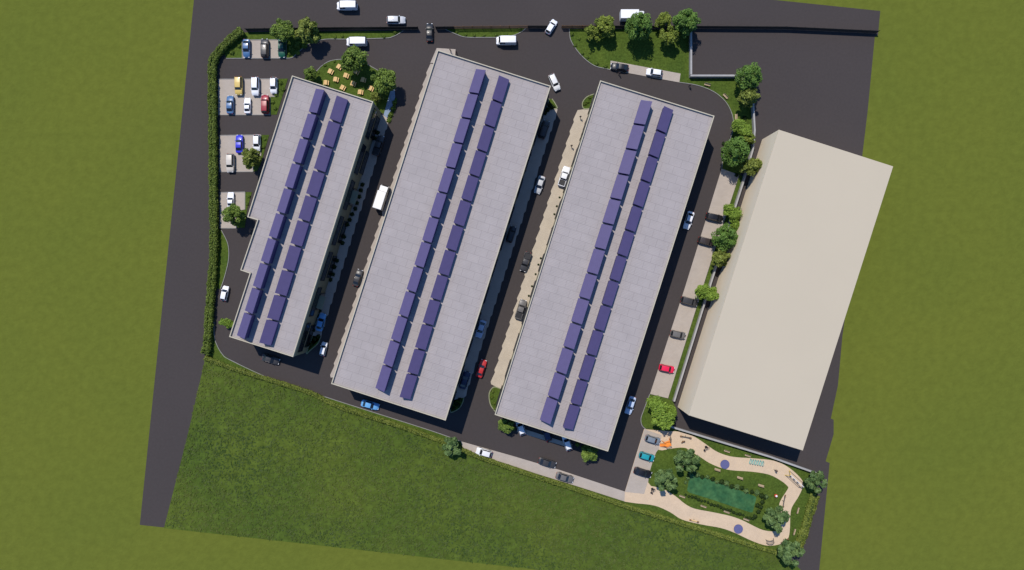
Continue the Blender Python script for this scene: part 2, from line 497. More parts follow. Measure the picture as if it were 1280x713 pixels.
slab('lawn', [(348.4, 99), (360, 98.5), (346, 143.6), (338.5, 143.6), (338.5, 121.4), (348.4, 121.4)], LZ, 'lawn_green')
slab('lawn', [(327, 169), (336.6, 169), (326, 205), (321, 214.6), (317, 214.6), (317, 195.4), (327, 195.4)], LZ, 'lawn_green')
slab('lawn', [(306.8, 240.4), (315, 240.4), (309, 262), (306, 285), (296, 285), (296, 264.4), (306.8, 262.4)], LZ, 'lawn_green')
GL = [(271, 286), (277, 288), (285, 305), (286, 324), (281, 346), (276, 361), (268, 361)]
slab('lawn', GL, LZ, 'lawn_green'); kerb(GL[1:6])
# south strip beside the hedge
kS = [(267.5, 400), (268, 418), (270.4, 429), (278, 442.6), (289, 450.6), (340, 474), (400, 494), (454, 511.4), (540, 538.8), (576, 551.8)]
slab('lawn', [(262, 400)] + kS + [(580, 563.5)] + [(x, y) for x, y in south_hedge[5::-1]], .11, 'lawn_green')
kerb(kS)
# picnic lawn
G2 = [(372, 104), (385, 96), (396, 89), (402, 83), (411.6, 77), (424, 74.7), (440, 75), (455, 79), (465, 84), (478, 92), (488, 102), (490, 112), (481, 143), (477.3, 141.6), (382.2, 111.2)]
slab('lawn', G2, LZ, 'lawn_green'); kerb([(388, 94.5)] + G2[2:12])
slab('footpath', [(488.8, 112), (493.4, 112.5), (494, 121.7), (489, 138), (483, 149), (479.6, 144)], .115, 'blue_paving')
slab('lawn', [(494.3, 122), (496.5, 124), (494, 136), (488, 154), (483, 153), (484, 149.4), (489.6, 138.3)], .12, 'lawn_green')
# lens island
G3 = [(558, 36.5), (656, 35.8), (652, 40), (642, 44.5), (630, 47), (606, 47.3), (582, 47), (570, 43), (562, 39.5)]
slab('lawn', G3, LZ, 'lawn_green'); kerb([(556, 36.5), (562, 39.5), (570, 43), (582, 46.8), (606, 47.2), (630, 46.9), (642, 44.5), (652, 40), (657, 36)])
# north east lawn
k4a = [(711.6, 36.5), (713, 49.4), (720, 61.7), (731, 74), (743, 82.5), (754, 85.6), (762.5, 87.3)]
k4b = [(849, 103.3), (871.6, 107), (892, 115), (906.4, 127), (914, 140.6), (916.5, 154), (914, 170), (905, 192), (902, 211)]
G4 = [(861, 37.5), (861, 98.5), (925, 98.5), (936, 108), (938.5, 131), (940.5, 165), (938.5, 188), (925, 219)] + k4b[::-1] + [(850.4, 92.5), (763.2, 76.4)] + k4a[::-1]
slab('lawn', G4, LZ, 'lawn_green'); kerb(k4a); kerb(k4b)
slab('parking_bay', [(763.2, 76.2), (850.6, 92.4), (849, 103.4), (762.4, 87.5)], .12, 'pavers')
# east parking strip with the verge before the wall
E_L = [(902, 211), (856, 360), (812.5, 492.6)]; E_R = [(835, 498), (883.5, 343), (924, 219)]
slab('parking_bay', E_L + E_R, .06, 'pavers', .1)
slab('verge', [(924.3, 219), (884, 343), (835.3, 498), (840.5, 501), (891.5, 338), (929, 221)], LZ, 'lawn_green')
slab('lawn', [(812.3, 493), (835, 498.5), (840.5, 501.5), (846, 512), (843, 529), (836, 533), (806, 536), (801, 528), (803, 515)], LZ, 'lawn_green')
kerb([(812, 493), (804, 514), (801, 524), (802.5, 532), (807, 536.5)])
# the south pavement and the park
slab('pavement', [(576, 551.8), (640, 569.8), (700, 587.7), (781, 614.6), (781, 627), (728, 610), (670, 592), (630, 578.7), (580, 563.3)], .10, 'pavers')
slab('lawn', [(580, 563.5), (630, 578.9), (670, 592.2), (728, 610.2), (781, 627.2)] + south_hedge[9:5:-1] + [(600, 571)], .08, 'lawn_green')
park = [(836, 531.5), (1020, 591), (1021, 621), (1003.7, 677), (985, 694), (940, 680), (901, 668), (849, 652), (782, 631), (781, 615), (806, 537)]
slab('lawn', park, .07, 'lawn_green')
sand_o = [(805, 536.5), (834, 539), (848, 539.7), (866.3, 545.3), (880, 553.8), (894, 563.6), (907, 569), (920, 571.6), (941.5, 573), (967, 576), (984.4, 583.6), (999.4, 596.5), (1003.7, 606),
          (998.3, 620), (989.7, 634), (987.6, 645.8), (987, 663), (984.4, 673.7), (975.8, 680), (958.6, 682), (940, 676.2), (918, 666), (900.8, 660), (876.6, 655.6), (852.5, 649.5), (837, 640),
          (818, 632), (793.8, 629), (780.5, 627)]
sm = [v for v in curve(W(sand_o), n=4)]
slab('sand_path', None, .12, 'sand', .2, pts=sm + W([(781, 614.8)]))
cl = [(820, 565.7), (828, 563), (845, 560), (856.5, 560), (862, 563.6), (876, 572), (887, 579), (904, 586), (920, 588.4), (939, 589.6), (961, 593.3), (976, 601), (984, 607.6), (984.2, 611.5),
      (976, 624.4), (973.6, 633), (976, 648), (974, 659), (969, 664), (954, 662.6), (940, 656.4), (928, 650.4), (913, 645), (890, 640), (868, 635.7), (856, 629.7), (844, 620), (826.6, 610), (810, 603)]
slab('lawn', None, .17, 'lawn_green', .2, pts=curve(W(cl), closed=True, n=3))
slab('parking_bay', [(805.4, 536.6), (827, 544), (822.5, 565.5), (809.3, 603.5), (805, 617.5), (781.2, 614.9)], .135, 'pavers', .2)
pond = [(862, 591.5), (866, 592), (888, 599.5), (912, 608), (944, 620.5), (945.2, 622.5), (940.5, 640), (938, 640.5), (915, 633), (890, 624.5), (861, 615.5), (858.6, 613)]
slab('pond_water', None, .20, 'pond_water', .2, pts=W(pond))

# scalloped pavements beside the warehouses
def scallop(name, inner, outer, step, amp, m, z=.12):
    """inner edge straight, outer edge cut in shallow saw teeth (photo pixels)"""
    a, b = Vector(outer[0]), Vector(outer[1])
    L = (b - a).length; d = (b - a) / L; nrm = Vector((-d.y, d.x))
    i0 = Vector(inner[0])
    if (i0 - a).dot(nrm) > 0: nrm = -nrm
    pts = []
    k = int(L / step)
    for j in range(k):
        s0 = L * j / k; s1 = L * (j + .82) / k
        pts.append(a + d * s0); pts.append(a + d * s1 + nrm * amp)
    pts.append(b)
    slab(name, [tuple(p) for p in pts] + [inner[1], inner[0]], z, m)
scallop('pavement', [(476, 142.5), (384, 439)], [(486, 149), (399, 425)], 15, 1.6, 'pavers')
scallop('pavement', [(685, 125), (566, 503)], [(696.8, 137), (580.5, 497)], 15, 1.4, 'pavers')
scallop('pavement', [(737.5, 136), (627, 487)], [(722, 138), (614, 480.5)], 15, 1.6, 'warm_pavers')
scallop('pavement', [(552.5, 82), (428, 472)], [(538.2, 80), (413.5, 472)], 15, 1.6, 'pavers')
slab('pavement', [(538, 79), (546, 60.5), (569.5, 62), (568, 86), (552.8, 80.4)], .118, 'pavers')
slab('pavement', [(648, 534), (716, 556), (712.5, 559.8), (646, 540)], .12, 'pavers')
slab('pavement', [(620.5, 509.5), (759.5, 552.5), (756, 562), (648, 528)], .05, 'asphalt')

# planted corner islands
def island(px, label_kerb=None):
    slab('planting_bed', px, .12, 'lawn_green'); kerb(px, .22, .2, 'kerb_olive')
island([(742, 118), (733, 122), (728, 129), (729.5, 136), (737.5, 136)])
island([(625.5, 486), (617, 484), (611.5, 492), (613, 505.5), (619.5, 515)])
island([(580, 497), (578.5, 503), (574, 510.5), (566, 515), (563, 513.5), (567, 500)])
island([(690, 124), (694, 130), (696, 136), (684, 134), (686.5, 124)])
island([(401, 420), (398, 429), (388, 438), (383.5, 441.5), (391, 420)])

# ------------------------------------------------------------------ warehouses
def building(name, roof_px, tl, bl, h, label, wallm, roofm, bays_e=True):
    A = P(*tl, h).to_2d(); B = P(*bl, h).to_2d()
    d = (A - B).normalized(); ang = math.atan2(d.y, d.x) - math.pi / 2
    pts = [P(x, y, h).to_2d() for x, y in roof_px]
    c = sum(pts, Vector((0, 0))) / len(pts)
    root = empty(name, (c.x, c.y, 0), ang, label, 'building')
    M = Matrix.Rotation(-ang, 2)
    loc = [M @ (p - c) for p in pts]
    if area2(loc) < 0: loc = loc[::-1]
    bm = bmesh.new(); prism(bm, offset(loc, .04), -.3, h - .62, top=False)
    build('wall', bm, wallm, root)
    bm = bmesh.new(); prism(bm, offset(loc, .17), h - .60, h - .5, bottom=True)
    bm.normal_update()
    bmesh.ops.triangulate(bm, faces=[f for f in bm.faces if len(f.verts) > 4], ngon_method='EAR_CLIP')
    build('roof', bm, roofm, root)
    # parapet ring
    bm = bmesh.new(); inn = offset(loc, .21); k = len(loc)
    R_ = [[bm.verts.new((p.x, p.y, z)) for p in q] for q, z in ((loc, h - .8), (loc, h), (inn, h), (inn, h - .55))]
    for r0, r1 in zip(R_, R_[1:] + R_[:1]):
        for i in range(k): bm.faces.new((r0[i], r0[(i + 1) % k], r1[(i + 1) % k], r1[i]))
    build('parapet', bm, 'parapet_cream', root)
    return root, loc, ang, c

def facade(root, p0, p1, bay, win, door_every, h, canopy=False):
    """windows, shutters and canopies of a long wall from p0 to p1 (local, wall on the left of the direction)"""
    p0, p1 = Vector(p0), Vector(p1); L = (p1 - p0).length; d = (p1 - p0) / L
    ang = math.atan2(d.y, d.x); n = int(L / bay); b = L / n
    def proto(nm, sub, w, z0, z1, m1, m2):
        bm = bmesh.new(); box(bm, -w / 2, w / 2, -.10, .03, z0, z1)
        me1 = bpy.data.meshes.new(nm); bm.to_mesh(me1); bm.free(); me1.materials.append(MATS[m1])
        bm = bmesh.new()
        for x in (-w / 2 - .05, w / 2 - .05): box(bm, x, x + .1, -.16, .02, z0 - .08, z1 + .08)
        for z in (z0 - .1, z1): box(bm, -w / 2 + .05, w / 2 - .05, -.16, .02, z, z + .1)
        for q in range(1, int(w / 1.2)): box(bm, -w / 2 + q * w / int(w / 1.2) - .03, -w / 2 + q * w / int(w / 1.2) + .03, -.13, .0, z0, z1)
        me2 = bpy.data.meshes.new(sub); bm.to_mesh(me2); bm.free(); me2.materials.append(MATS[m2])
        return me1, me2
    wm = proto('window', 'window_frame', b * win, 4.6, 7.4, 'glass_dark', 'trim_black')
    dm = proto('shop_window', 'window_frame', b * .62, .2, 3.2, 'glass_dark', 'trim_black')
    sm_ = proto('roller_door', 'door_frame', min(4.2, b * .65), .02, 3.6, 'shutter_grey', 'trim_black')
    bm = bmesh.new(); box(bm, -1.6, 1.6, -1.5, 0.0, 3.75, 3.95)
    cm = bpy.data.meshes.new('canopy'); bm.to_mesh(cm); bm.free(); cm.materials.append(MATS['wall_olive'])
    for i in range(n):
        q = p0 + d * (b * (i + .5))
        for nm, (a, f) in (('window', wm), ('roller_door', sm_) if i % door_every == 1 else ('shop_window', dm)):
            o = meshobj(nm, a, root); o.location = (q.x, q.y, 0); o.rotation_euler.z = ang
            meshobj('door_frame' if nm == 'roller_door' else 'window_frame', f, o)
        if canopy and i % 3 == 1:
            o = meshobj('canopy', cm, root); o.location = (q.x, q.y, 0); o.rotation_euler.z = ang

B1 = [(365, 94.5), (466.4, 127), (366.2, 446.5), (286.3, 421.3), (312, 342), (300.3, 338), (321.5, 275.4), (309, 271.5)]
B2 = [(547, 62.5), (688.6, 107.5), (557, 526), (413.8, 480)]
B3 = [(750.3, 100.6), (893.2, 145), (760, 564.7), (618.3, 518.7)]
HB = 10.0
SB = []
for nm, poly_, tl, bl, lab in (('warehouse', B1, B1[0], B1[7], 'long warehouse with stepped west side and grey ribbed roof behind the picnic lawn'),
                               ('warehouse', B2, B2[0], B2[3], 'middle long warehouse, largest of the three with grey solar panel roofs'),
                               ('warehouse', B3, B3[0], B3[3], 'rectangular grey roofed solar warehouse nearest the tall beige hall')):
    SB.append(building(nm, poly_, tl, bl, HB, lab, 'wall_olive', 'roof_sheet'))
def loc_of(k, px):
    root, loc, ang, c = SB[k]
    return Matrix.Rotation(-ang, 2) @ (P(px[0], px[1], HB).to_2d() - c)
# (edge walked with the outside on the right hand: local -y of the facade frame)
facade(SB[0][0], loc_of(0, B1[2]), loc_of(0, B1[1]), 8.2, .80, 3, HB, True)
facade(SB[1][0], loc_of(1, B2[2]), loc_of(1, B2[1]), 6.4, .62, 4, HB)
facade(SB[2][0], loc_of(2, B3[2]), loc_of(2, B3[1]), 6.4, .62, 4, HB)
facade(SB[1][0], loc_of(1, B2[0]), loc_of(1, B2[3]), 6.4, .62, 4, HB)
facade(SB[2][0], loc_of(2, B3[0]), loc_of(2, B3[3]), 6.4, .62, 4, HB)
facade(SB[0][0], loc_of(0, B1[0]), loc_of(0, B1[7]), 7.0, .6, 3, HB)
for k, b in ((0, (B1[3], B1[2])), (1, (B2[3], B2[2])), (2, (B3[3], B3[2]))):
    facade(SB[k][0], loc_of(k, b[0]), loc_of(k, b[1]), 6.5, .6, 9, HB)
    n_ = (B1, B2, B3)[k]
    facade(SB[k][0], loc_of(k, n_[1]), loc_of(k, n_[0]), 6.5, .6, 9, HB)

# solar panels ------------------------------------------------------
PL, PW, LOWZ, HIZ = 5.6, 2.45, 1.05, 1.95
def panel_meshes(high_right):
    x0, x1 = 0, PW
    za, zb = (LOWZ, HIZ + .5) if high_right else (HIZ, LOWZ)
    def wedge(bm, ex, t0, t1, ey=0.0, zbase=None):
        v = []
        for y in (-PL / 2 + ey, PL / 2 - ey):
            for x in (x0 + ex, x1 - ex):
                f = (x - x0) / PW; z = za + (zb - za) * f
                v.append((x, y, z + t1))
                v.append((x, y, z + t0 if zbase is None else zbase))
        q = [bm.verts.new(c) for c in v]
        for f in ((0, 2, 6, 4), (1, 5, 7, 3), (0, 1, 3, 2), (4, 6, 7, 5), (0, 4, 5, 1), (2, 3, 7, 6)): bm.faces.new([q[i] for i in f])
    out = []
    for nm, args, m in (('module', (.05, -.02, .075, .05), 'panel_violet'), ('frame', (0, -.10, .06), 'panel_frame'), ('ballast_base', (.06, 0, -.101, .07, .0), 'panel_side')):
        bm = bmesh.new(); wedge(bm, *args)
        bmesh.ops.recalc_face_normals(bm, faces=bm.faces[:])
        me = bpy.data.meshes.new(nm); bm.to_mesh(me); bm.free(); me.materials.append(MATS[m]); out.append((nm, me))
    return out
PM = {True: panel_meshes(True), False: panel_meshes(False)}
ORD = ['first', 'second', 'third', 'fourth', 'fifth', 'sixth', 'seventh', 'eighth', 'ninth', 'tenth', 'eleventh', 'twelfth', 'thirteenth']
ROWS = [(0, (395, 111), (296.2, 419.3), True, 10, 'stepped warehouse roof'), (0, (434.8, 125), (338.5, 432), False, 10, 'stepped warehouse roof'),
        (1, (595, 86.5), (469.3, 485), True, 13, 'middle warehouse roof'), (1, (636.6, 99.9), (512.8, 499.4), False, 13, 'middle warehouse roof'),
        (2, (801.3, 125.3), (674.9, 525), True, 13, 'roof beside the beige hall'), (2, (841.7, 138), (716, 537.6), False, 13, 'roof beside the beige hall')]
for k, a, b, left, n, where in ROWS:
    zr = HB - .5
    A = P(*a, zr + LOWZ).to_2d(); B = P(*b, zr + LOWZ).to_2d()
    d = (B - A); L = d.length; d /= L
    pitch = (L - PL) / (n - 1)
    ang = math.atan2(-d.y, -d.x) - math.pi / 2
    xd = Vector((math.cos(ang), math.sin(ang)))
    for i in range(n):
        q = A + d * (PL / 2 + pitch * i) - (Vector((0, 0)) if left else xd * PW)
        o = empty('solar_panel', (q.x, q.y, zr + .004), ang,
                  'violet solar panel, %s from top of %s row on the %s' % (ORD[i], 'left' if left else 'right', where), 'solar panel',
                  'solar panels in the %s row on the %s' % ('left' if left else 'right', where))
        for nm, me in PM[left]: meshobj(nm, me, o)

# the beige hall: flat roof, upright walls with extra brightness in their colour ------------------
def beige_hall():
    hz = 10.0
    top = [P(973.4, 162.2, hz), P(1116.6, 208.2, hz), P(1003.6, 563.5, hz), P(860.6, 519.3, hz)]
    c = sum(top, Vector()) / 4; c.z = 0
    d = top[0] - top[3]; ang = math.atan2(d.y, d.x) - math.pi / 2
    root = empty('beige_hall', c, ang, 'plain beige box shaped hall with bare flat roof behind the long white wall', 'building')
    M = Matrix.Rotation(-ang, 3, 'Z')
    loc = [(M @ (p - c)).to_2d() for p in top]
    bm = bmesh.new(); prism(bm, offset(loc, .03), -.3, hz - .12, top=False); build('wall', bm, 'wall_sand_lit', root)
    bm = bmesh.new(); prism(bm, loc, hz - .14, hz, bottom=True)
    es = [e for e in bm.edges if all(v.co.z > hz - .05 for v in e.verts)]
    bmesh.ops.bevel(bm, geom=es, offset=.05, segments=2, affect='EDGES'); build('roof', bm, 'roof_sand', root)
beige_hall()

# ------------------------------------------------------------------ walls and fences
def wall(px, h, w, label, m='conc_wall'):
    pts = W(px); o = pts[0]
    root = empty('boundary_wall', (o.x, o.y, 0), 0, label, 'wall')
    bm = bmesh.new(); ribbon(bm, [p - o for p in pts], w, -.2, h - .08); build('wall_body', bm, m, root)
    bm = bmesh.new(); ribbon(bm, [p - o for p in pts], w + .08, h - .078, h); build('coping', bm, m, root)
wall([(939, 128), (941, 165), (939, 187.5), (930, 219), (891.8, 338), (876.5, 386.5), (841, 501)], 1.4, .32, 'long white wall bending down between the east parking strip and the beige hall')
wall([(836, 532), (960, 569.5), (1019, 590.5)], 1.4, .32, 'pale concrete wall between the beige hall and the pond park')
wall([(862, 41), (862, 95.5)], 1.5, .36, 'short upright pale wall to the right of the tall dark trees')
wall([(861.2, 97), (921, 97)], 1.5, .36, 'pale wall along the lawn, ending under the round green tree')

def fence(px, h, m, label, gap, post=2.4):
    pts = W(px)
    o = pts[0]
    root = empty('slat_fence', (o.x, o.y, 0), 0, label, 'fence')
    bm = bmesh.new(); posts = []
    acc = 0
    for a, b in zip(pts, pts[1:]):
        L = (b - a).length; d = (b - a) / L; n = Vector((-d.y, d.x)) * .02
        x = 0.0
        while x < L:
            p = a + d * x - o; q = a + d * min(x + gap[0], L) - o
            vs = [bm.verts.new((v.x + s * n.x, v.y + s * n.y, z)) for z in (.08, h) for s in (-1, 1) for v in (p, q)]
            for f in ((0, 1, 3, 2), (4, 6, 7, 5), (0, 4, 5, 1), (2, 3, 7, 6), (0, 2, 6, 4), (1, 5, 7, 3)): bm.faces.new([vs[i] for i in f])
            x += gap[0] + gap[1]
        k = max(1, round(L / post))
        for j in range(k + 1):
            posts.append((a + d * (L * j / k) - o, math.atan2(d.y, d.x)))
        for z in (.35, h - .3):
            p = a + Vector((-d.y, d.x)) * .06 - o; q = b + Vector((-d.y, d.x)) * .06 - o
            tube(bm, [(p.x, p.y, z), (q.x, q.y, z)], .035, 4)
    build('slats', bm, m, root)
    bm = bmesh.new(); box(bm, -.05, .05, .05, .15, -.1, h + .06, .012)
    pm = bpy.data.meshes.new('post'); bm.to_mesh(pm); bm.free(); pm.materials.append(MATS[m])
    for p, a in posts:
        q = meshobj('post', pm, root); q.location = (p.x, p.y, 0); q.rotation_euler.z = a
fence([(309, 39.2), (420, 37.6), (523, 37)], 1.7, 'wood_dark', 'dark board fence along the left grass strip, below the silver car', (.14, .012))
fence([(545, 36.8), (568, 36.6)], 1.7, 'wood_dark', 'short dark board fence joining the left tip of the brown fence', (.14, .012))
fence([(568, 36.6), (660, 35.6)], 1.7, 'wood_brown', 'brown slatted fence behind the lens shaped grass island', (.13, .09))
fence([(660, 35.6), (684, 35.6)], 1.7, 'wood_dark', 'short dark board fence ending at the tilted white car', (.14, .012))
fence([(702, 35.6), (740, 35.6)], 1.7, 'wood_brown', 'brown slatted fence at the left corner of the tree lawn', (.13, .04))
fence([(740, 35.6), (870, 36)], 1.7, 'wood_dark', 'dark board fence behind the row of trees on the large lawn', (.14, .012))
fence([(870, 36), (980, 36.8), (1095, 42)], 1.7, 'wood_dark', 'long dark fence across the empty asphalt at the upper right', (.14, .012))

# ------------------------------------------------------------------ hedges, trees, shrubs
hedge('tall_hedge', [(305, 40), (296, 47), (285, 57), (274, 69), (268.5, 80), (267.8, 100), (268.5, 157), (269.3, 251), (270, 300), (268.6, 335), (265, 380), (261.5, 430), (259, 442)],
      2.0, 1.8, 190, .25, 'leaf_hedge', 'tall green clipped hedge beside the small car parks at the left')
hedge('low_hedge', south_hedge, 1.1, .95, 120, .22, 'leaf_hedge_pale', 'low yellow green hedge winding along the top of the rough field')
hedge('low_hedge', [(1018, 618), (1011, 640), (1004, 664), (997, 682)], 2.2, .9, 190, .24, 'leaf_hedge_pale', 'short wide pale hedge at the right end of the pond park')

T = tree
T(353, 37, 14.5, 'mid', 'bushy green tree directly above the parked green car')
T(383, 39, 15.5, 'olive', 'olive brown spiky tree beside the green tree on the left strip')
T(441.5, 73.5, 17, 'mid', 'large green tree at the top of the picnic lawn beside a white van')
T(479, 101, 16.5, 'mid', 'large green tree at the right corner of the picnic lawn')
T(471, 121, 8.5, 'olive', 'small olive tree squeezed between picnic lawn tree and warehouse corner', hs=.9)
T(387, 93, 9, 'mid', 'small green tree peeking over the left warehouse roof corner')
T(314, 198, 13, 'olive', 'olive yellow tree over the parking bay with the vivid blue car')
T(291, 269.5, 14, 'mid', 'round green tree in the lowest of the four left parking bays')
T(283.5, 404, 8.5, 'light', 'small light green tree at the lower left corner of the stepped warehouse')
T(741, 41, 10, 'yellow', 'small yellow green tree, leftmost on the large lawn')
T(757, 33, 13, 'yellow', 'yellow green tree just left of the white box truck')
T(798, 34, 18, 'deep', 'tall dark green tree covering the right end of white box truck', hs=1.05)
T(829, 25, 10, 'yellow', 'upper yellow green tree between the two tall dark green trees')
T(835, 46, 12, 'yellow', 'lower yellow green tree between the two tall dark green trees')
T(857, 28, 17, 'deep', 'tall dark green tree at the top of the short upright wall')
T(937, 95, 17.5, 'deep', 'round dark green tree at the end of the pale lawn wall')
T(935, 122, 13.5, 'olive', 'olive tree just below the round dark green tree at upper right')
T(926, 160, 12, 'light', 'light green tree at the bend of the curved road by a bench', hs=.85)
T(935, 172, 9, 'yellow', 'small yellow green tree against the wall above the largest dark tree')
T(919, 191, 19, 'deep', 'large dark green tree at the top of the east parking strip')
T(939, 209, 13, 'olive', 'olive tree leaning over the upper left corner of the beige hall', hs=1.1)
T(915, 265, 11.5, 'light', 'light green tree beside the uppermost black car of the parking strip')
T(919, 279, 10, 'light', 'small light green tree touching the top of the middle dark tree', hs=.9)
T(906.5, 296, 17, 'deep', 'dark round tree in the middle of the east parking verge', hs=.95)
T(900, 323, 12.5, 'olive', 'olive tree just under the middle dark tree of the verge')
T(882.5, 366, 13.5, 'light', 'two lobed light green tree touching a dark grey parked car')
T(825, 516, 20, 'light', 'broad light green tree below the east parking strip', hs=.75)
T(837, 518, 11, 'light', 'small light green tree between the broad tree and the hall corner', hs=.95)
T(858.5, 577, 15.5, 'cool', 'blue green tree at the upper left corner of the pond')
T(832, 602, 14.5, 'cool', 'blue green tree beside the black car at the park bays')
T(972, 648, 15.5, 'cool', 'blue green tree inside the right end of the sand loop')
T(1021, 602, 13, 'cool', 'blue green tree at the right end of the concrete park wall')
T(990, 691, 15.5, 'cool', 'blue green tree at the bottom tip of the pond park')
T(565, 558, 13, 'cool', 'blue green tree beside the field where the south pavement begins', hs=.8)
T(634, 531, 11.5, 'mid', 'green tree at the lower left corner of the right solar warehouse', hs=.75)
T(738, 566, 12, 'mid', 'green tree at the lower right corner of the right solar warehouse', hs=.7)

for x, y, r in [(419, 47, 2), (428, 46, 2), (441, 46.5, 2), (456, 47, 2.2), (480, 46, 2.2), (494, 41, 2.4)]:
    shrub(x, y, r, 'leaf_mid', 'small green shrub on the narrow grass strip behind the white van', 'shrubs on the left grass strip')
for x, y, r in [(571, 40, 2.2), (582, 44, 2), (593, 44.5, 2), (605, 44.5, 2), (620, 44, 2), (633, 43, 2.2), (650, 37.5, 2.4)]:
    shrub(x, y, r, 'leaf_mid', 'small green shrub on the lens shaped grass island', 'shrubs on the lens shaped island')
for x, y, r in [(715, 43, 2.6), (719, 57, 2.2), (728, 67, 2.2), (734, 72, 2.4), (746, 80, 2.4), (757, 83, 2.6), (724, 49, 2), (738, 66, 2)]:
    shrub(x, y, r, 'leaf_mid', 'small green shrub along the curved kerb of the large lawn', 'shrubs along the large lawn kerb')
for x, y, r in [(290, 66, 3), (299, 58, 2.6), (372, 56, 4.5), (364, 60, 4), (372, 66, 3), (380, 57, 3.6), (362, 68, 2.4)]:
    shrub(x, y, r, 'leaf_mid', 'green shrub on the grass around the uppermost left parking bay', 'shrubs around the uppermost parking bay')
for x, y, r in [(351, 104, 2.6), (354, 112, 2.6), (345, 119, 2.4), (341, 128, 2.6), (344, 136, 2.4), (331, 174, 2.2), (329, 184, 2.2), (311, 246, 2.2), (309, 255, 2.2)]:
    shrub(x, y, r, 'leaf_mid', 'small shrub on a grass corner between car bays and stepped warehouse', 'shrubs in the parking bay corners')
for x, y, r in [(398, 91, 2), (406, 82, 2), (418, 77, 2)]:
    shrub(x, y, r, 'leaf_mid', 'small shrub at the rim of the picnic lawn', 'shrubs at the picnic lawn rim')
for x, y, r in [(493, 128, 3), (491, 136, 3.2), (488, 144, 3.2), (486, 151, 2.8)]:
    shrub(x, y, r, 'leaf_mid', 'shrub in the strip beside the short path at the picnic lawn', 'shrubs beside the short path')
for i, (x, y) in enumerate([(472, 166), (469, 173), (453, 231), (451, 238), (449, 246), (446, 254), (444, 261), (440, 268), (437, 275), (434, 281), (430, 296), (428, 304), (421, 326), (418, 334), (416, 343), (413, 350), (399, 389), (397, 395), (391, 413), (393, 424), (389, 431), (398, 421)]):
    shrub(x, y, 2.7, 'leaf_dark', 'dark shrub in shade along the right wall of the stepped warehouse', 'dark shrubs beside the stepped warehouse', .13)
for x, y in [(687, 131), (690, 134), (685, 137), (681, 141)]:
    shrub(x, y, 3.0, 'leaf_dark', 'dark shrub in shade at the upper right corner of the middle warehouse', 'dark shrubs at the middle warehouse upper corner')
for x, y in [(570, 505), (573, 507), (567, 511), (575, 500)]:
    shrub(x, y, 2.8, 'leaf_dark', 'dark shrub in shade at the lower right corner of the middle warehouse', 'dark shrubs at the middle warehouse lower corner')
for x, y, r in [(731, 130, 2.4), (737, 122, 2.2), (735, 128, 2)]:
    shrub(x, y, r, 'leaf_hedge', 'shrub in the rounded bed at the right solar warehouse upper left corner', 'shrubs in the upper rounded bed')
for x, y, r in [(616, 490, 2.2), (615, 497, 2.2), (617, 505, 2.2), (618.5, 511, 2)]:
    shrub(x, y, r, 'leaf_hedge', 'shrub in the rounded bed at the right solar warehouse lower left corner', 'shrubs in the lower rounded bed')
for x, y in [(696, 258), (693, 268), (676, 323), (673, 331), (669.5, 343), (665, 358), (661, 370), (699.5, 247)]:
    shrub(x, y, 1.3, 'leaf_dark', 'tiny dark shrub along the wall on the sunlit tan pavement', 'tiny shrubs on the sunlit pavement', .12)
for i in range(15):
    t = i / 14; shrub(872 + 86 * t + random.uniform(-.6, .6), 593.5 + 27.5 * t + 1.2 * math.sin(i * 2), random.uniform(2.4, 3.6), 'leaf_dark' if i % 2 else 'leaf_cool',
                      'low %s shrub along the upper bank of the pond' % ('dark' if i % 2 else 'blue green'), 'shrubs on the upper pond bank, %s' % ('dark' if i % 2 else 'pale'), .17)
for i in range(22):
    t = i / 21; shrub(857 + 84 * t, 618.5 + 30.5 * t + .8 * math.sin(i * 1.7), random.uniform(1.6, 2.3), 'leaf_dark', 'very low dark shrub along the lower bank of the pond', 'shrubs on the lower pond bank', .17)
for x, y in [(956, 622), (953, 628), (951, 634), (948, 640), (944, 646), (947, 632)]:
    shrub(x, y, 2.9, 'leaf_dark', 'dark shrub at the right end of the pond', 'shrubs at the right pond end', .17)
for x, y, r in [(860, 598, 2.6), (857, 603, 2.4), (862, 592, 2.4), (868, 590, 2.4)]:
    shrub(x, y, r, 'leaf_cool', 'blue green shrub at the left end of the pond', 'shrubs at the left pond end', .17)
for x, y, r in [(627, 533, 3.2), (641, 536, 3), (722, 556, 3), (730, 560, 3.4), (745, 563, 2.8)]:
    shrub(x, y, r, 'leaf_mid', 'shrub at the lower wall of the right solar warehouse', 'shrubs at the right warehouse lower wall')
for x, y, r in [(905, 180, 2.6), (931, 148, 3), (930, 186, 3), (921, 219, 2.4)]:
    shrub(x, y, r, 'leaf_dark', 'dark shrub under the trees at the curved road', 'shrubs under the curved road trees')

# ------------------------------------------------------------------ vehicles
def ring_loft(bm, secs, mi=0):
    rings = [[bm.verts.new(p) for p in s] for s in secs]
    n = len(rings[0])
    for a, b in zip(rings, rings[1:]):
        for k in range(n): bm.faces.new((a[k], a[(k + 1) % n], b[(k + 1) % n], b[k])).material_index = mi
    bm.faces.new(rings[0][::-1]); bm.faces.new(rings[-1])

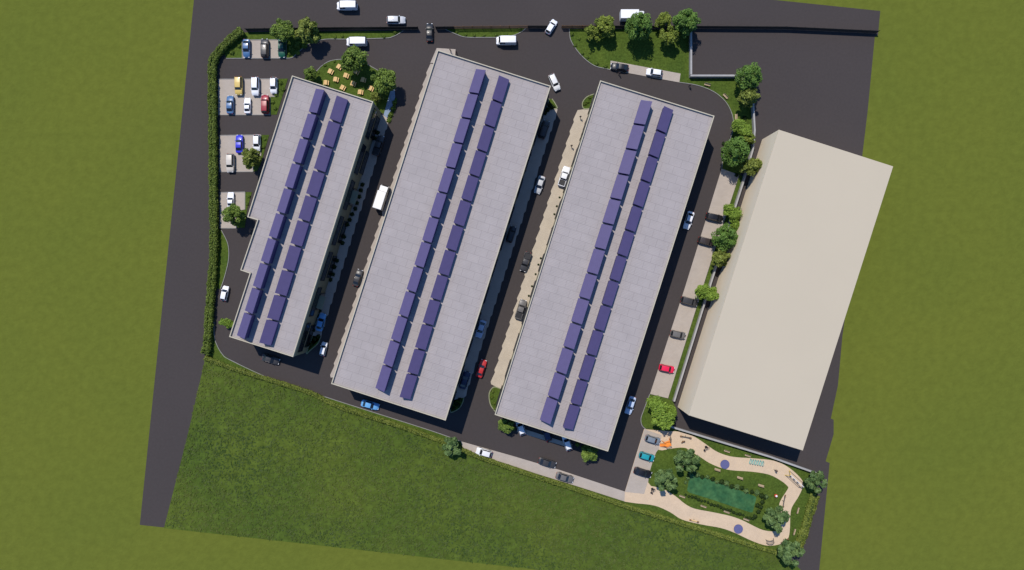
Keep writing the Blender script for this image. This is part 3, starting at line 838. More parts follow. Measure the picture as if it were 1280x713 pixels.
def car_meshes(kind):
    """body along +x (front), returns dict part -> list of (name, mesh, slotcolour?)"""
    spec = {  # L, W, ride, belt front, belt, top, x of windscreen base, roof front, roof rear, rear base
        'sedan': (4.55, 1.80, .22, .72, .92, 1.43, .95, .25, -1.05, -1.75),
        'coupe': (4.25, 1.80, .20, .66, .86, 1.27, .55, -.10, -.95, -1.60),
        'hatch': (4.05, 1.75, .22, .78, .95, 1.50, 1.05, .40, -1.45, -1.90),
        'suv':   (4.65, 1.90, .30, .98, 1.12, 1.74, 1.10, .60, -1.85, -2.22),
        'pickup': (5.20, 1.92, .34, 1.00, 1.12, 1.80, 1.15, .65, -.62, -.85),
        'van':   (5.05, 1.95, .28, 1.05, 1.20, 2.15, 1.95, 1.45, -2.35, -2.48),
    }[kind]
    L, Wd, z0, bf, bz, tz, xw, xr, xq, xb = spec
    h = L / 2; w = Wd / 2
    bm = bmesh.new()
    def sec(x, ww, top, low=z0):
        m_ = (low + top) / 2
        return [(x, -ww * .90, low), (x, -ww, low + .16), (x, -ww, m_ + .08), (x, -ww * .93, top - .05), (x, -ww * .80, top),
                (x, ww * .80, top), (x, ww * .93, top - .05), (x, ww, m_ + .08), (x, ww, low + .16), (x, ww * .90, low)]
    rear_top = bz if kind != 'pickup' else bz
    secs = [sec(-h, w * .72, rear_top - .22, z0 + .12), sec(-h + .10, w * .86, rear_top - .06), sec(-h + .45, w * .97, rear_top), sec(xb if kind != 'pickup' else -h + .5, w, rear_top),
            sec(0, w, bz), sec(xw, w, bz - .02), sec((xw + h) / 2 + .1, w * .985, (bf + bz) / 2 - .01), sec(h - .4, w * .95, bf), sec(h - .12, w * .85, bf - .10), sec(h, w * .68, bf - .24, z0 + .10)]
    secs = [s for i, s in enumerate(secs) if i == 0 or s[0][0] > secs[i - 1][0][0] + .02]
    ring_loft(bm, secs)
    # cabin
    wb, wt = w * .90, w * .70 if kind != 'van' else w * .84
    def q(x, ww, z): return [(x, -ww, z), (x, ww, z)]
    cab = q(xb, wb * .95, bz - .05) + q(xq, wt, tz - .03) + q((xq + xr) / 2, wt * 1.03, tz) + q(xr, wt, tz - .04) + q(xw, wb * .93, bz - .06)
    vs = [bm.verts.new(c) for c in cab]
    new = []
    for i in range(0, 8, 2): new.append(bm.faces.new((vs[i], vs[i + 1], vs[i + 3], vs[i + 2])))
    new.append(bm.faces.new([vs[i] for i in (0, 2, 4, 6, 8)])); new.append(bm.faces.new([vs[i] for i in (9, 7, 5, 3, 1)]))
    bmesh.ops.recalc_face_normals(bm, faces=bm.faces[:])
    es = [e for e in bm.edges if e.verts[0] in vs[2:8] and e.verts[1] in vs[2:8]]
    bmesh.ops.bevel(bm, geom=es, offset=.06, segments=2, affect='EDGES', profile=.6)
    if kind == 'pickup':           # open load bed: raised sides round a dark floor
        for (a, b, c, d) in ((-h + .25, xb - .08, -w * .9, -w * .8), (-h + .25, xb - .08, w * .8, w * .9), (-h + .12, -h + .25, -w * .9, w * .9)):
            box(bm, a, b, c, d, bz - .03, bz + .22, .02)
    for sx in (1, -1):             # wing mirrors
        box(bm, xw - .28, xw - .12, sx * w * 1.0 - .09, sx * w * 1.0 + .09, bz + .02, bz + .16, .03)
    parts = {'body': (bm, 'PAINT')}
    # glazing sits a little proud of the cabin
    def pane(a0, a1, b0, b1, m_=.10, lift=.022):
        """quad between lower edge a0-a1 and upper edge b0-b1 shrunk by m_ and lifted outwards"""
        a0, a1, b0, b1 = map(Vector, (a0, a1, b0, b1))
        c = (a0 + a1 + b0 + b1) / 4
        n = (a1 - a0).cross(b0 - a0).normalized()
        if n.dot(c - Vector((0, 0, .6))) < 0: n = -n
        g = bmesh.new()
        f = []
        for k in (.004, lift):
            f.append([g.verts.new(c + (v - c) * (1 - m_) + n * k) for v in (a0, a1, b1, b0)])
        g.faces.new(f[1]); g.faces.new(f[0][::-1])
        for i in range(4): g.faces.new((f[0][i], f[0][(i + 1) % 4], f[1][(i + 1) % 4], f[1][i]))
        return g
    parts['windscreen'] = (pane((xw, -wb * .93, bz - .02), (xw, wb * .93, bz - .02), (xr, -wt, tz - .04), (xr, wt, tz - .04), .10), 'glass_dark')
    parts['rear_window'] = (pane((xb, wb * .95, bz), (xb, -wb * .95, bz), (xq, wt, tz - .03), (xq, -wt, tz - .03), .14), 'glass_dark')
    for s_, nm in ((1, 'side_window'), (-1, 'side_window ')):
        xe = xq if kind != 'van' else xr - 1.3
        xf = xb if kind != 'van' else xr - 1.3
        parts[nm] = (pane((xf + .12, s_ * wb * .955, bz + .02), (xw - .12, s_ * wb * .945, bz + .02), (xe + .03, s_ * wt, tz - .05), (xr - .03, s_ * wt, tz - .05), .10, .03), 'glass_dark')
    if kind == 'pickup':
        g = bmesh.new(); box(g, -h + .26, xb - .09, -w * .79, w * .79, bz + .004, bz + .03); parts['load_floor'] = (g, 'trim_black')
    for s_ in (1, -1):
        g = bmesh.new(); box(g, h - .17, h - .02, s_ * w * .60 - .17, s_ * w * .60 + .17, bf - .24, bf - .11, .03)
        parts['headlight' + ('' if s_ > 0 else ' ')] = (g, 'lamp_clear')
        g = bmesh.new(); box(g, -h - .01, -h + .12, s_ * w * .62 - .15, s_ * w * .62 + .15, rear_top - .32, rear_top - .16, .02)
        parts['tail_light' + ('' if s_ > 0 else ' ')] = (g, 'lamp_red')
    wr = .33 if kind in ('sedan', 'coupe', 'hatch') else .38
    wheels = [(sx * L * .30, sy * (w - .10), wr) for sx in (1, -1) for sy in (1, -1)]
    return parts, wheels

def wheel_meshes(r):
    bm = bmesh.new()
    prof = [(-.11, r * .62), (-.12, r * .86), (-.09, r), (.09, r), (.12, r * .86), (.11, r * .62)]
    n = 18
    rings = [[bm.verts.new((rr * math.cos(2 * math.pi * k / n), y, rr * math.sin(2 * math.pi * k / n))) for k in range(n)] for y, rr in prof]
    for a, b in zip(rings, rings[1:] + rings[:1]):
        for k in range(n): bm.faces.new((a[k], a[(k + 1) % n], b[(k + 1) % n], b[k]))
    bmesh.ops.recalc_face_normals(bm, faces=bm.faces[:])
    t = bpy.data.meshes.new('wheel'); bm.to_mesh(t); bm.free(); t.materials.append(MATS['rubber'])
    bm = bmesh.new()
    tube(bm, [(0, -.085, 0), (0, .085, 0)], r * .63, 14)
    for k in range(5):
        a = 2 * math.pi * k / 5
        for y in (-.095, .095):
            tube(bm, [(0, y, 0), (r * .58 * math.cos(a), y, r * .58 * math.sin(a))], .035, 4)
    m = bpy.data.meshes.new('rim'); bm.to_mesh(m); bm.free(); m.materials.append(MATS['rim'])
    return t, m

CARS = {}
for k_ in ('sedan', 'coupe', 'hatch', 'suv', 'pickup', 'van'):
    parts, wheels = car_meshes(k_)
    ms = []
    for nm, (bm_, m_) in parts.items():
        bmesh.ops.recalc_face_normals(bm_, faces=bm_.faces[:])
        me = bpy.data.meshes.new(nm.strip()); bm_.to_mesh(me); bm_.free()
        me.materials.append(MATS['white_paint'] if m_ == 'PAINT' else MATS[m_])
        if nm == 'body':
            me.polygons.foreach_set('use_smooth', [True] * len(me.polygons))
            try: me.set_sharp_from_angle(angle=R(38))
            except Exception: pass
        ms.append((nm.strip(), me, m_ == 'PAINT'))
    CARS[k_] = (ms, wheels, wheel_meshes(wheels[0][2]))

PAINT = {
    'white': (.66, .67, .69), 'pearl': (.60, .60, .58), 'silver': (.42, .43, .44), 'grey': (.11, .105, .10), 'darkgrey': (.035, .034, .035), 'black': (.009, .009, .011),
    'blue': (.045, .115, .24), 'vivid': (.02, .025, .42), 'lightblue': (.11, .30, .55), 'paleblue': (.40, .48, .62), 'teal': (.015, .24, .27), 'green': (.008, .075, .045), 'yellow': (.50, .36, .10),
    'red': (.24, .012, .022), 'crimson': (.60, .012, .06), 'beige': (.46, .42, .36), 'brown': (.035, .027, .025), 'navy': (.012, .02, .06), 'slate': (.15, .18, .21), 'cream': (.62, .6, .52), 'redbright': (.36, .02, .02)}
for k_, c_ in PAINT.items(): mat('paint_' + k_, c_, .38, spec=.35, coat=.2, metal=.0)

def car(px, py, deg, kind, paint, label, group=None, scale=1.0, name=None):
    p = P(px, py, .8)
    nm = name or {'van': 'parked_van', 'pickup': 'pickup_truck'}.get(kind, 'parked_car')
    root = empty(nm, (p.x, p.y, ground_z(px, py)), R(deg), label, 'van' if kind == 'van' else 'pickup truck' if kind == 'pickup' else 'car', group)
    root.scale = (scale, scale, scale)
    ms, wheels, (wt, wr_) = CARS[kind]
    for n_, me, paintable in ms:
        o = meshobj(n_, me, root)
        if paintable:
            o.material_slots[0].link = 'OBJECT'; o.material_slots[0].material = MATS['paint_' + paint]
    for x, y, r in wheels:
        o = meshobj('wheel', wt, root); o.location = (x, y, r)
        meshobj('rim', wr_, o)
    return root

SURF = [(P1, .05), (P2, .05), (P3, .05), (P4, .05), (E_L + E_R, .06)]
def ground_z(px, py):
    for poly_, z in SURF:
        if inside((px, -py), [Vector((a, -b)) for a, b in poly_]): return z
    if 795 < px < 827 and 537 < py < 617: return .135
    if 763 < px < 851 and 76 < py < 104: return .12
    return .02

A72 = 72.4
car(308, 60.5, 270, 'sedan', 'blue', 'blue car, leftmost in the uppermost small parking bay')
car(331, 60.5, 90, 'suv', 'darkgrey', 'dark grey suv between the blue and green cars')
car(352, 60.5, 270, 'sedan', 'green', 'dark green car parked under the bushy tree')
car(298.5, 107.5, 270, 'suv', 'yellow', 'pale yellow car, only yellow one, in the second parking bay')
car(319.3, 108, 270, 'suv', 'white', 'white suv directly right of the yellow car')
car(342, 106.8, 270, 'hatch', 'white', 'white hatchback at the upper right corner of second bay')
car(287.5, 131, 90, 'sedan', 'blue', 'blue car below the yellow car, next to the tall hedge')
car(309, 132, 90, 'coupe', 'white', 'small white coupe between the blue and dark red cars', scale=.93)
car(331.5, 130.5, 90, 'suv', 'red', 'dark red suv in the lower row of the second bay')
car(299, 180, 90, 'sedan', 'vivid', 'vivid royal blue car in the third parking bay')
car(321, 178.5, 270, 'hatch', 'white', 'white hatchback right of the vivid blue car')
car(288, 204, 270, 'suv', 'beige', 'beige suv parked below the vivid blue car')
car(288, 250, 90, 'coupe', 'white', 'white coupe partly under the tree in the lowest left bay', scale=.92)
car(280.5, 367, 78, 'hatch', 'white', 'white hatchback driving beside the lower part of the tall hedge', scale=.92)
car(434, 8, 180, 'van', 'white', 'white van on the outer road at the top edge', name='delivery_van')
car(446, 53, 180, 'van', 'white', 'white van beside the grass strip above the picnic lawn', name='delivery_van')
car(633, 51.5, 180, 'van', 'white', 'white van against the kerb of lens shaped island', name='delivery_van')
car(495, 25.5, 0, 'suv', 'silver', 'silver suv outside the dark fence on the upper road')
car(537, 40.5, 90, 'sedan', 'black', 'black car in the gateway between the two fences')
car(689, 33.5, 58, 'hatch', 'white', 'tilted white car turning in through the right gateway', scale=.95)
car(693, 103, -66, 'suv', 'pearl', 'silvery white suv at upper right corner of the middle warehouse', scale=.93)
car(447, 347.5, 72, 'sedan', 'darkgrey', 'dark grey car in the alley beside the middle warehouse', scale=.95)
car(473, 182, 72, 'pickup', 'darkgrey', 'dark pickup in deep shade beside the stepped warehouse')
car(401, 403, 75, 'sedan', 'lightblue', 'light blue car in shade beside the stepped warehouse')
car(404, 436.5, 77, 'hatch', 'white', 'small white car at the lower end of the left alley', scale=.85)
car(674.5, 231, 252, 'sedan', 'silver', 'silver car on the shadow edge of the right alley')
car(705, 221, 72, 'pickup', 'white', 'white pickup on the sunlit tan pavement')
car(657, 327.5, 252, 'pickup', 'darkgrey', 'dark pickup on the sunlit half of the right alley', scale=.95)
car(651, 387, 72, 'pickup', 'grey', 'grey pickup on the tan pavement beside the right solar warehouse', scale=.97)
car(639, 293, 72, 'suv', 'black', 'black suv in shade halfway along the middle warehouse', scale=.9)
car(680, 162, 72, 'suv', 'brown', 'dark brown suv in shade at the upper end of the middle warehouse')
car(601, 411.5, 252, 'sedan', 'paleblue', 'pale blue white car in shade above the red car')
car(601.5, 461, 72, 'sedan', 'redbright', 'bright red car on the shadow edge of the right alley')
car(581, 475.5, 72, 'sedan', 'navy', 'navy blue car in shade left of the red car')
car(462.5, 506.5, -15, 'sedan', 'lightblue', 'light blue car at the lower end of the middle warehouse')
car(605, 566, 164, 'hatch', 'pearl', 'off white car at the left end of the south pavement')
car(684, 579, -17, 'sedan', 'darkgrey', 'dark grey car half on the asphalt beside the south pavement')
car(706, 597.5, -17, 'sedan', 'grey', 'grey car standing wholly on the south pavement')
car(861, 275.5, 252, 'sedan', 'white', 'white car beside the right solar warehouse level with two black suvs')
car(788, 507, 252, 'sedan', 'paleblue', 'pale silver blue car near the lower right corner of solar warehouse')
car(893, 272, -13, 'suv', 'black', 'black suv, uppermost on the east parking strip', scale=.93)
car(883, 302, -15, 'suv', 'brown', 'dark brown suv, second on the strip, beside the round dark tree', scale=.93)
car(861.5, 377, -15, 'suv', 'darkgrey', 'charcoal suv with its rear under the two lobed tree', scale=.93)
car(847.5, 418.5, -12, 'hatch', 'grey', 'mid grey hatchback just above the crimson car', scale=.97)
car(833.5, 461, -12, 'hatch', 'crimson', 'bright crimson pink car, lowest on the east parking strip', scale=.97)
car(774.5, 84, 172, 'sedan', 'black', 'black car on the small bay below the large lawn', scale=.98)
car(818, 91, 172, 'hatch', 'white', 'white car on the small bay right of the black car')
car(816, 550, -17, 'hatch', 'slate', 'grey blue car, uppermost of the three by the park', scale=.97)
car(808.5, 571, -17, 'hatch', 'teal', 'turquoise car between the grey blue and black cars', scale=.98)
car(803.5, 591, -17, 'sedan', 'black', 'black car, lowest of the three by the park')
car(338, 449.5, -17, 'sedan', 'darkgrey', 'dark car in shade below the stepped warehouse')
car(651, 534.5, 108, 'hatch', 'white', 'white car nosed under the right solar warehouse beside a left tree')
car(709, 553.8, 108, 'hatch', 'white', 'white car nosed under the right solar warehouse beside a right tree')
car(683.5, 542, 108, 'hatch', 'navy', 'navy car between two white cars below the right solar warehouse')

def box_truck(px, py, deg, label, z=1.5):
    p = P(px, py, 2.0)
    root = empty('box_truck', (p.x, p.y, .02), R(deg), label, 'truck')
    bm = bmesh.new(); box(bm, -3.1, 1.35, -1.08, 1.08, .85, 3.0, .05); build('cargo_box', bm, 'white_paint', root)
    bm = bmesh.new(); box(bm, -3.0, 3.0, -.45, .45, .5, .82, .02); build('chassis', bm, 'trim_black', root)
    bm = bmesh.new()
    cab = [(1.45, .45), (3.1, .45), (3.15, 1.15), (2.75, 2.15), (2.55, 2.25), (1.45, 2.25)]
    v0 = [bm.verts.new((x, -.98, z_)) for x, z_ in cab]; v1 = [bm.verts.new((x, .98, z_)) for x, z_ in cab]
    bm.faces.new(v0); bm.faces.new(v1[::-1])
    for i in range(6): bm.faces.new((v0[i], v1[i], v1[(i + 1) % 6], v0[(i + 1) % 6]))
    bmesh.ops.bevel(bm, geom=bm.edges[:], offset=.04, segments=2, affect='EDGES')
    cabo = build('cab', bm, 'white_paint', root)
    bm = bmesh.new()
    q = [bm.verts.new(c) for c in ((3.15, -.85, 1.22), (3.15, .85, 1.22), (2.80, .85, 2.1), (2.80, -.85, 2.1), (3.11, -.85, 1.20), (3.11, .85, 1.20), (2.76, .85, 2.08), (2.76, -.85, 2.08))]
    for f in ((0, 1, 2, 3), (7, 6, 5, 4), (0, 4, 5, 1), (1, 5, 6, 2), (2, 6, 7, 3), (3, 7, 4, 0)): bm.faces.new([q[i] for i in f])
    build('windscreen', bm, 'glass_dark', cabo)
    for s_ in (1, -1):
        bm = bmesh.new(); box(bm, 1.75, 2.65, s_ * .98 - .012, s_ * .98 + .012, 1.35, 2.0); build('side_window', bm, 'glass_dark', cabo)
        bm = bmesh.new(); box(bm, 3.08, 3.16, s_ * .72 - .16, s_ * .72 + .16, .7, .9, .02); build('headlight', bm, 'lamp_clear', cabo)
    wt, wr_ = wheel_meshes(.44)
    for x in (2.3, -1.9):
        for y in (-.9, .9):
            o = meshobj('wheel', wt, root); o.location = (x, y, .44); meshobj('rim', wr_, o)
box_truck(476.5, 246.5, A72, 'white box truck driving in the alley beside the middle warehouse')
box_truck(791, 19.5, 0, 'white box truck outside the fence, half hidden by tall dark tree')

# ------------------------------------------------------------------ people
def person_mesh(coat):
    bm = bmesh.new()
    J = {'pel': (0, 0, .95), 'waist': (0, 0, 1.08), 'chest': (0, .01, 1.32), 'neck': (0, .01, 1.48), 'head0': (0, .02, 1.58), 'head': (0, .03, 1.68), 'top': (0, .02, 1.76)}
    rad = {'pel': .15, 'waist': .135, 'chest': .155, 'neck': .06, 'head0': .075, 'head': .10, 'top': .075}
    E = [('pel', 'waist'), ('waist', 'chest'), ('chest', 'neck'), ('neck', 'head0'), ('head0', 'head'), ('head', 'top')]
    for s, nm, st in ((-1, 'l', .16), (1, 'r', -.14)):
        J.update({nm + 'hip': (s * .10, 0, .88), nm + 'knee': (s * .11, st * .55 + .04, .48), nm + 'ank': (s * .11, st * 1.0 - .02, .10), nm + 'toe': (s * .12, st + .14, .05),
                  nm + 'sh': (s * .19, 0, 1.40), nm + 'el': (s * .25, -st * .5, 1.13), nm + 'wr': (s * .25, -st * 1.0 + .06, .90), nm + 'palm': (s * .25, -st * 1.05 + .08, .82)})
        rad.update({nm + 'hip': .095, nm + 'knee': .062, nm + 'ank': .045, nm + 'toe': .04, nm + 'sh': .065, nm + 'el': .045, nm + 'wr': .032, nm + 'palm': .036})
        E += [('pel', nm + 'hip'), (nm + 'hip', nm + 'knee'), (nm + 'knee', nm + 'ank'), (nm + 'ank', nm + 'toe'), ('chest', nm + 'sh'), (nm + 'sh', nm + 'el'), (nm + 'el', nm + 'wr'), (nm + 'wr', nm + 'palm')]
    ks = list(J); me = bpy.data.meshes.new('person')
    me.from_pydata([J[k] for k in ks], [(ks.index(a), ks.index(b)) for a, b in E], [])
    o = bpy.data.objects.new('person', me); COL.objects.link(o)
    o.modifiers.new('s', 'SKIN'); 
    for i, k in enumerate(ks): me.skin_vertices[0].data[i].radius = (rad[k], rad[k])
    me.skin_vertices[0].data[0].use_root = True
    sb = o.modifiers.new('d', 'SUBSURF'); sb.levels = sb.render_levels = 1
    dg = bpy.context.evaluated_depsgraph_get(); dg.update()
    ev = bpy.data.meshes.new_from_object(o.evaluated_get(dg))
    bpy.data.objects.remove(o)
    bm = bmesh.new(); bm.from_mesh(ev)
    for s, nm in ((-1, 'l'), (1, 'r')):
        p = Vector(J[nm + 'palm'])
        for k in range(4):
            y = -.028 + .019 * k; ln = (.062, .075, .080, .068)[k]
            tube(bm, [p + Vector((0, y, -.005)), p + Vector((-s * .008, y + .006, -.03 - ln * .5)), p + Vector((-s * .022, y + .008, -.03 - ln))], [.010, .009, .007], 5)
        tube(bm, [p + Vector((-s * .005, .022, .02)), p + Vector((-s * .02, .05, -.015)), p + Vector((-s * .025, .055, -.045))], [.011, .010, .008], 5)
    # face: nose, ears
    tube(bm, [(0, .10, 1.70), (0, .145, 1.665)], [.010, .016], 5)
    for s in (-1, 1): tube(bm, [(s * .088, .02, 1.70), (s * .10, .01, 1.66)], [.016, .012], 5)
    for f in bm.faces:
        c = f.calc_center_median(); f.smooth = True
        if c.z < .09: f.material_index = 3
        elif c.z > 1.50 or (abs(c.x) > .2 and c.z < .90): f.material_index = 0
        elif c.z < .98 and abs(c.x) < .2: f.material_index = 2
        else: f.material_index = 1
    out = bpy.data.meshes.new('person'); bm.to_mesh(out); bm.free()
    for m_ in ('skin', coat, 'trousers', 'shoe'): out.materials.append(MATS[m_])
    bm = bmesh.new(); bmesh.ops.create_icosphere(bm, subdivisions=2, radius=.112, matrix=Matrix.Translation((0, .005, 1.70)))
    bmesh.ops.delete(bm, geom=[v for v in bm.verts if v.co.z < 1.66 or (v.co.y > .05 and v.co.z < 1.74)], context='VERTS')
    hm = bpy.data.meshes.new('hair'); bm.to_mesh(hm); bm.free(); hm.materials.append(MATS['hair'])
    return out, hm
PEOPLE = [person_mesh('coat_dark'), person_mesh('coat_brown')]
def person(px, py, deg, k, label, z=.12):
    p = P(px, py, .9)
    o = bpy.data.objects.new('person', PEOPLE[k][0]); COL.objects.link(o)
    o.location = (p.x, p.y, z); o.rotation_euler.z = R(deg)
    tag(o, label, 'person')
    meshobj('hair', PEOPLE[k][1], o)
person(725.5, 146.5, -20, 0, 'person in dark clothes walking at the top of the sunlit tan pavement')
person(714.5, 182.5, 160, 1, 'person in brown coat walking on the tan pavement above white pickup')
person(774.5, 92, 90, 0, 'person in dark clothes standing on the road below the black car', .02)
person(862.5, 107, 30, 0, 'person in dark clothes walking along the curved road kerb', .02)
person(970, 588.5, 40, 1, 'person in brown coat on the sand path near the climbing frame')
person(563, 63.5, -60, 0, 'person in dark clothes at the upper left corner of the middle warehouse')
person(570.5, 65.8, 100, 1, 'person in brown coat at the upper edge of the middle warehouse', .02)

# ------------------------------------------------------------------ picnic tables and benches
def picnic_proto():
    out = []
    bm = bmesh.new()
    for k in range(5): box(bm, -.75, .75, -.40 + k * .165, -.40 + k * .165 + .15, .70, .75, .008)
    out.append(('tabletop', bm, 'wood_tan'))
    for s in (-1, 1):
        bm = bmesh.new()
        for k in range(2): box(bm, -.75, .75, s * .72 - .15 + k * .155, s * .72 - .15 + k * .155 + .145, .41, .45, .008)
        out.append(('bench', bm, 'wood_tan'))
    for s in (-1, 1):
        bm = bmesh.new()
        for t in (-1, 1): tube(bm, [(s * .5, t * .62, 0), (s * .5, t * .25, .70)], .045, 4)
        tube(bm, [(s * .5, -.78, .38), (s * .5, .78, .38)], .04, 4); tube(bm, [(s * .5, -.36, .67), (s * .5, .36, .67)], .035, 4)
        out.append(('leg_frame', bm, 'red_paint'))
    res = []
    for nm, bm, m in out:
        me = bpy.data.meshes.new(nm); bmesh.ops.recalc_face_normals(bm, faces=bm.faces[:]); bm.to_mesh(me); bm.free(); me.materials.append(MATS[m]); res.append((nm, me))
    return res
PIC = picnic_proto()
PT = [(423.8, 83.5, 'topmost tan picnic table on the lawn, left of the large tree'), (413, 89.3, 'tan picnic table, leftmost in the second rank'), (432.5, 94.3, 'tan picnic table in the middle of the upper lawn'),
      (419.7, 99.2, 'tan picnic table near the centre left of the lawn'), (407.4, 103.2, 'tan picnic table, furthest left against the warehouse roof edge'), (428.2, 109.5, 'tan picnic table, middle one of those at the roof edge'),
      (441.3, 104.6, 'tan picnic table at the centre right of the lawn'), (454, 99.9, 'tan picnic table beside the right large tree'), (450.4, 115.1, 'tan picnic table, furthest right along the roof edge'),
      (445.5, 89.8, 'shaded picnic table just below the top large tree'), (463.5, 110.5, 'picnic table partly under the small olive tree')]
for i, (x, y, lab) in enumerate(PT):
    p = P(x, y, .7)
    o = empty('picnic_table', (p.x, p.y, LZ), R(72 + (i * 37) % 30 - 15), lab, 'picnic table', 'picnic tables on the lawn')
    o.scale = (.76, .76, .9)
    for nm, me in PIC: meshobj(nm, me, o)

def bench_proto(m):
    res = []
    def fin(nm, bm, mm):
        me = bpy.data.meshes.new(nm); bmesh.ops.recalc_face_normals(bm, faces=bm.faces[:]); bm.to_mesh(me); bm.free(); me.materials.append(MATS[mm]); res.append((nm, me))
    bm = bmesh.new()
    for k in range(4): box(bm, -.9, .9, -.24 + k * .125, -.24 + k * .125 + .11, .42, .46, .008)
    fin('seat', bm, m)
    bm = bmesh.new()
    for k in range(3): box(bm, -.9, .9, .28 + k * .02, .32 + k * .02, .54 + k * .13, .64 + k * .13, .006)
    fin('backrest', bm, m)
    for s in (-1, 1):
        bm = bmesh.new(); tube(bm, [(s * .7, -.2, 0), (s * .7, -.2, .42)], .03, 6); tube(bm, [(s * .7, .22, 0), (s * .7, .26, .42), (s * .7, .36, .9)], .03, 6)
        tube(bm, [(s * .7, -.2, .40), (s * .7, .26, .40)], .025, 6)
        fin('leg', bm, 'trim_black')
    return res
BEN = {m: bench_proto(m) for m in ('wood_pale', 'wood_tan')}
for x, y, dg, lab, m in [(884, 106.5, -14, 'pale wooden bench on the lawn just under the pale wall', 'wood_pale'), (906.5, 121, -45, 'wooden bench at the kerb of the curved road bend', 'wood_pale'),
                      (919.5, 147, -88, 'wooden bench beside the light green tree at the curved road', 'wood_pale'),
                      (908.5, 564.3, -17, 'wooden bench on the grass wedge below the concrete wall', 'wood_pale'), (934.6, 569.8, -17, 'wooden bench on the grass above the sand path near teal racks', 'wood_pale'),
                      (896.6, 586.8, 163, 'wooden bench beside the upper blue disc', 'wood_pale'), (924.7, 597, 163, 'wooden bench above the middle of the pond', 'wood_pale'),
                      (951, 606.6, 163, 'wooden bench above the right end of the pond', 'wood_pale'),
                      (852.5, 620.7, -20, 'wooden bench below the left end of the pond', 'wood_pale'), (879, 633, -20, 'wooden bench on the lawn below the pond, second from left', 'wood_pale'),
                      (908, 640, -20, 'wooden bench below the middle of the pond, third from left', 'wood_pale'), (932.5, 649.5, -20, 'wooden bench above the lower blue disc', 'wood_pale'),
                      (997.3, 638.3, 75, 'wooden bench on the grass right of the seesaw path', 'wood_pale'), (993, 665, 75, 'wooden bench near the bottom tip of the park beside the pale hedge', 'wood_pale')]:
    p = P(x, y, .4); o = empty('park_bench', (p.x, p.y, LZ if y < 200 else .17 if (x < 960 and y > 575 or x < 905 and y > 575) else .07), R(dg), lab, 'bench', 'benches in the park' if y > 200 else 'benches at the curved road')
    o.scale = (.84, .8, 1)
    for nm, me in BEN[m]: meshobj(nm, me, o)

# ------------------------------------------------------------------ playground things
def thing(name, px, py, deg, label, cat, z=.12, hz=.5, group=None):
    p = P(px, py, hz); return empty(name, (p.x, p.y, z), R(deg), label, cat, group)
for x, y, lab in ((906, 580.5, 'round blue play disc on the upper sand path'), (922.8, 661.3, 'round blue play disc on the lower sand path')):
    o = thing('play_disc', x, y, 0, lab, 'play disc', .12, .3)
    bm = bmesh.new(); tube(bm, [(0, 0, .0), (0, 0, .28)], 1.02, 36); build('mat', bm, 'disc_blue', o)
    bm = bmesh.new()
    n = 40; rr = [(1.02, .22), (1.14, .22), (1.14, .31), (1.02, .31)]
    rings = [[bm.verts.new((a * math.cos(2 * math.pi * k / n), a * math.sin(2 * math.pi * k / n), z)) for a, z in rr] for k in range(n)]
    for k in range(n):
        for j in range(4): bm.faces.new((rings[k][j], rings[k][(j + 1) % 4], rings[(k + 1) % n][(j + 1) % 4], rings[(k + 1) % n][j]))
    build('rim_pad', bm, 'disc_blue', o)
for i in range(6):
    o = thing('bike_rack', 938 + i * 3.1, 577.0 + i * .55, 75, 'teal hoop rack, one of six in a line on the sand path', 'bike rack', .12, .4, 'teal hoop racks')
    bm = bmesh.new()
    pts = [(-.55, 0, 0), (-.55, 0, .6), (-.45, 0, .8), (-.2, 0, .88), (.2, 0, .88), (.45, 0, .8), (.55, 0, .6), (.55, 0, 0)]
    tube(bm, pts, .055, 6); build('hoop', bm, 'teal_paint', o)
    bm = bmesh.new(); box(bm, -.65, .65, -.10, .10, -.02, .04, .01); build('base_plate', bm, 'teal_paint', o)
# orange play tower
o = thing('play_tower', 834, 554, 20, 'orange play tower with rope ladder at the left start of the sand path', 'play tower', .12, .8)
bm = bmesh.new(); box(bm, -.7, .7, -.6, .6, 1.1, 1.2, .02); build('platform', bm, 'orange_paint', o)
for sx in (-1, 1):
    for sy in (-1, 1):
        bm = bmesh.new(); tube(bm, [(sx * .95, sy * .8, 0), (sx * .62, sy * .52, 1.15), (sx * .55, sy * .45, 2.0)], .07, 7); build('post', bm, 'orange_paint', o)
bm = bmesh.new()
pr = [(-.45, 0), (-.38, .22), (.38, .22), (.45, 0), (.32, 0), (.30, .1), (-.30, .1), (-.32, 0)]
prev = None
for t in range(7):
    a = t / 6; x = -.7 - 1.2 * a; z = 1.15 * (1 - a) ** 1.3 + .1
    cur = [bm.verts.new((x, y_, z + zz)) for y_, zz in ((-.4, .2), (-.34, 0), (.34, 0), (.4, .2))]
    if prev:
        for k in range(3): bm.faces.new((prev[k], prev[k + 1], cur[k + 1], cur[k]))
    prev = cur
build('slide', bm, 'orange_paint', o)
bm = bmesh.new()
for s in (-1, 0, 1): tube(bm, [(.6, s * .4, 1.2), (1.5, s * .5 + .9, .05)], .045, 5)
for k in range(5): tube(bm, [(.72 + .18 * k, -.42 + .18 * k, 1.03 - .22 * k), (.72 + .18 * k, .42 + .2 * k, 1.03 - .22 * k)], .04, 5)
build('rope_ladder', bm, 'wood_grey', o)
bm = bmesh.new()
for a, b in (((-.7, -.6), (.7, -.6)), ((-.7, .6), (.7, .6))): 
    for z in (1.5, 1.8): tube(bm, [(*a, z), (*b, z)], .05, 6)
build('railing', bm, 'orange_paint', o)
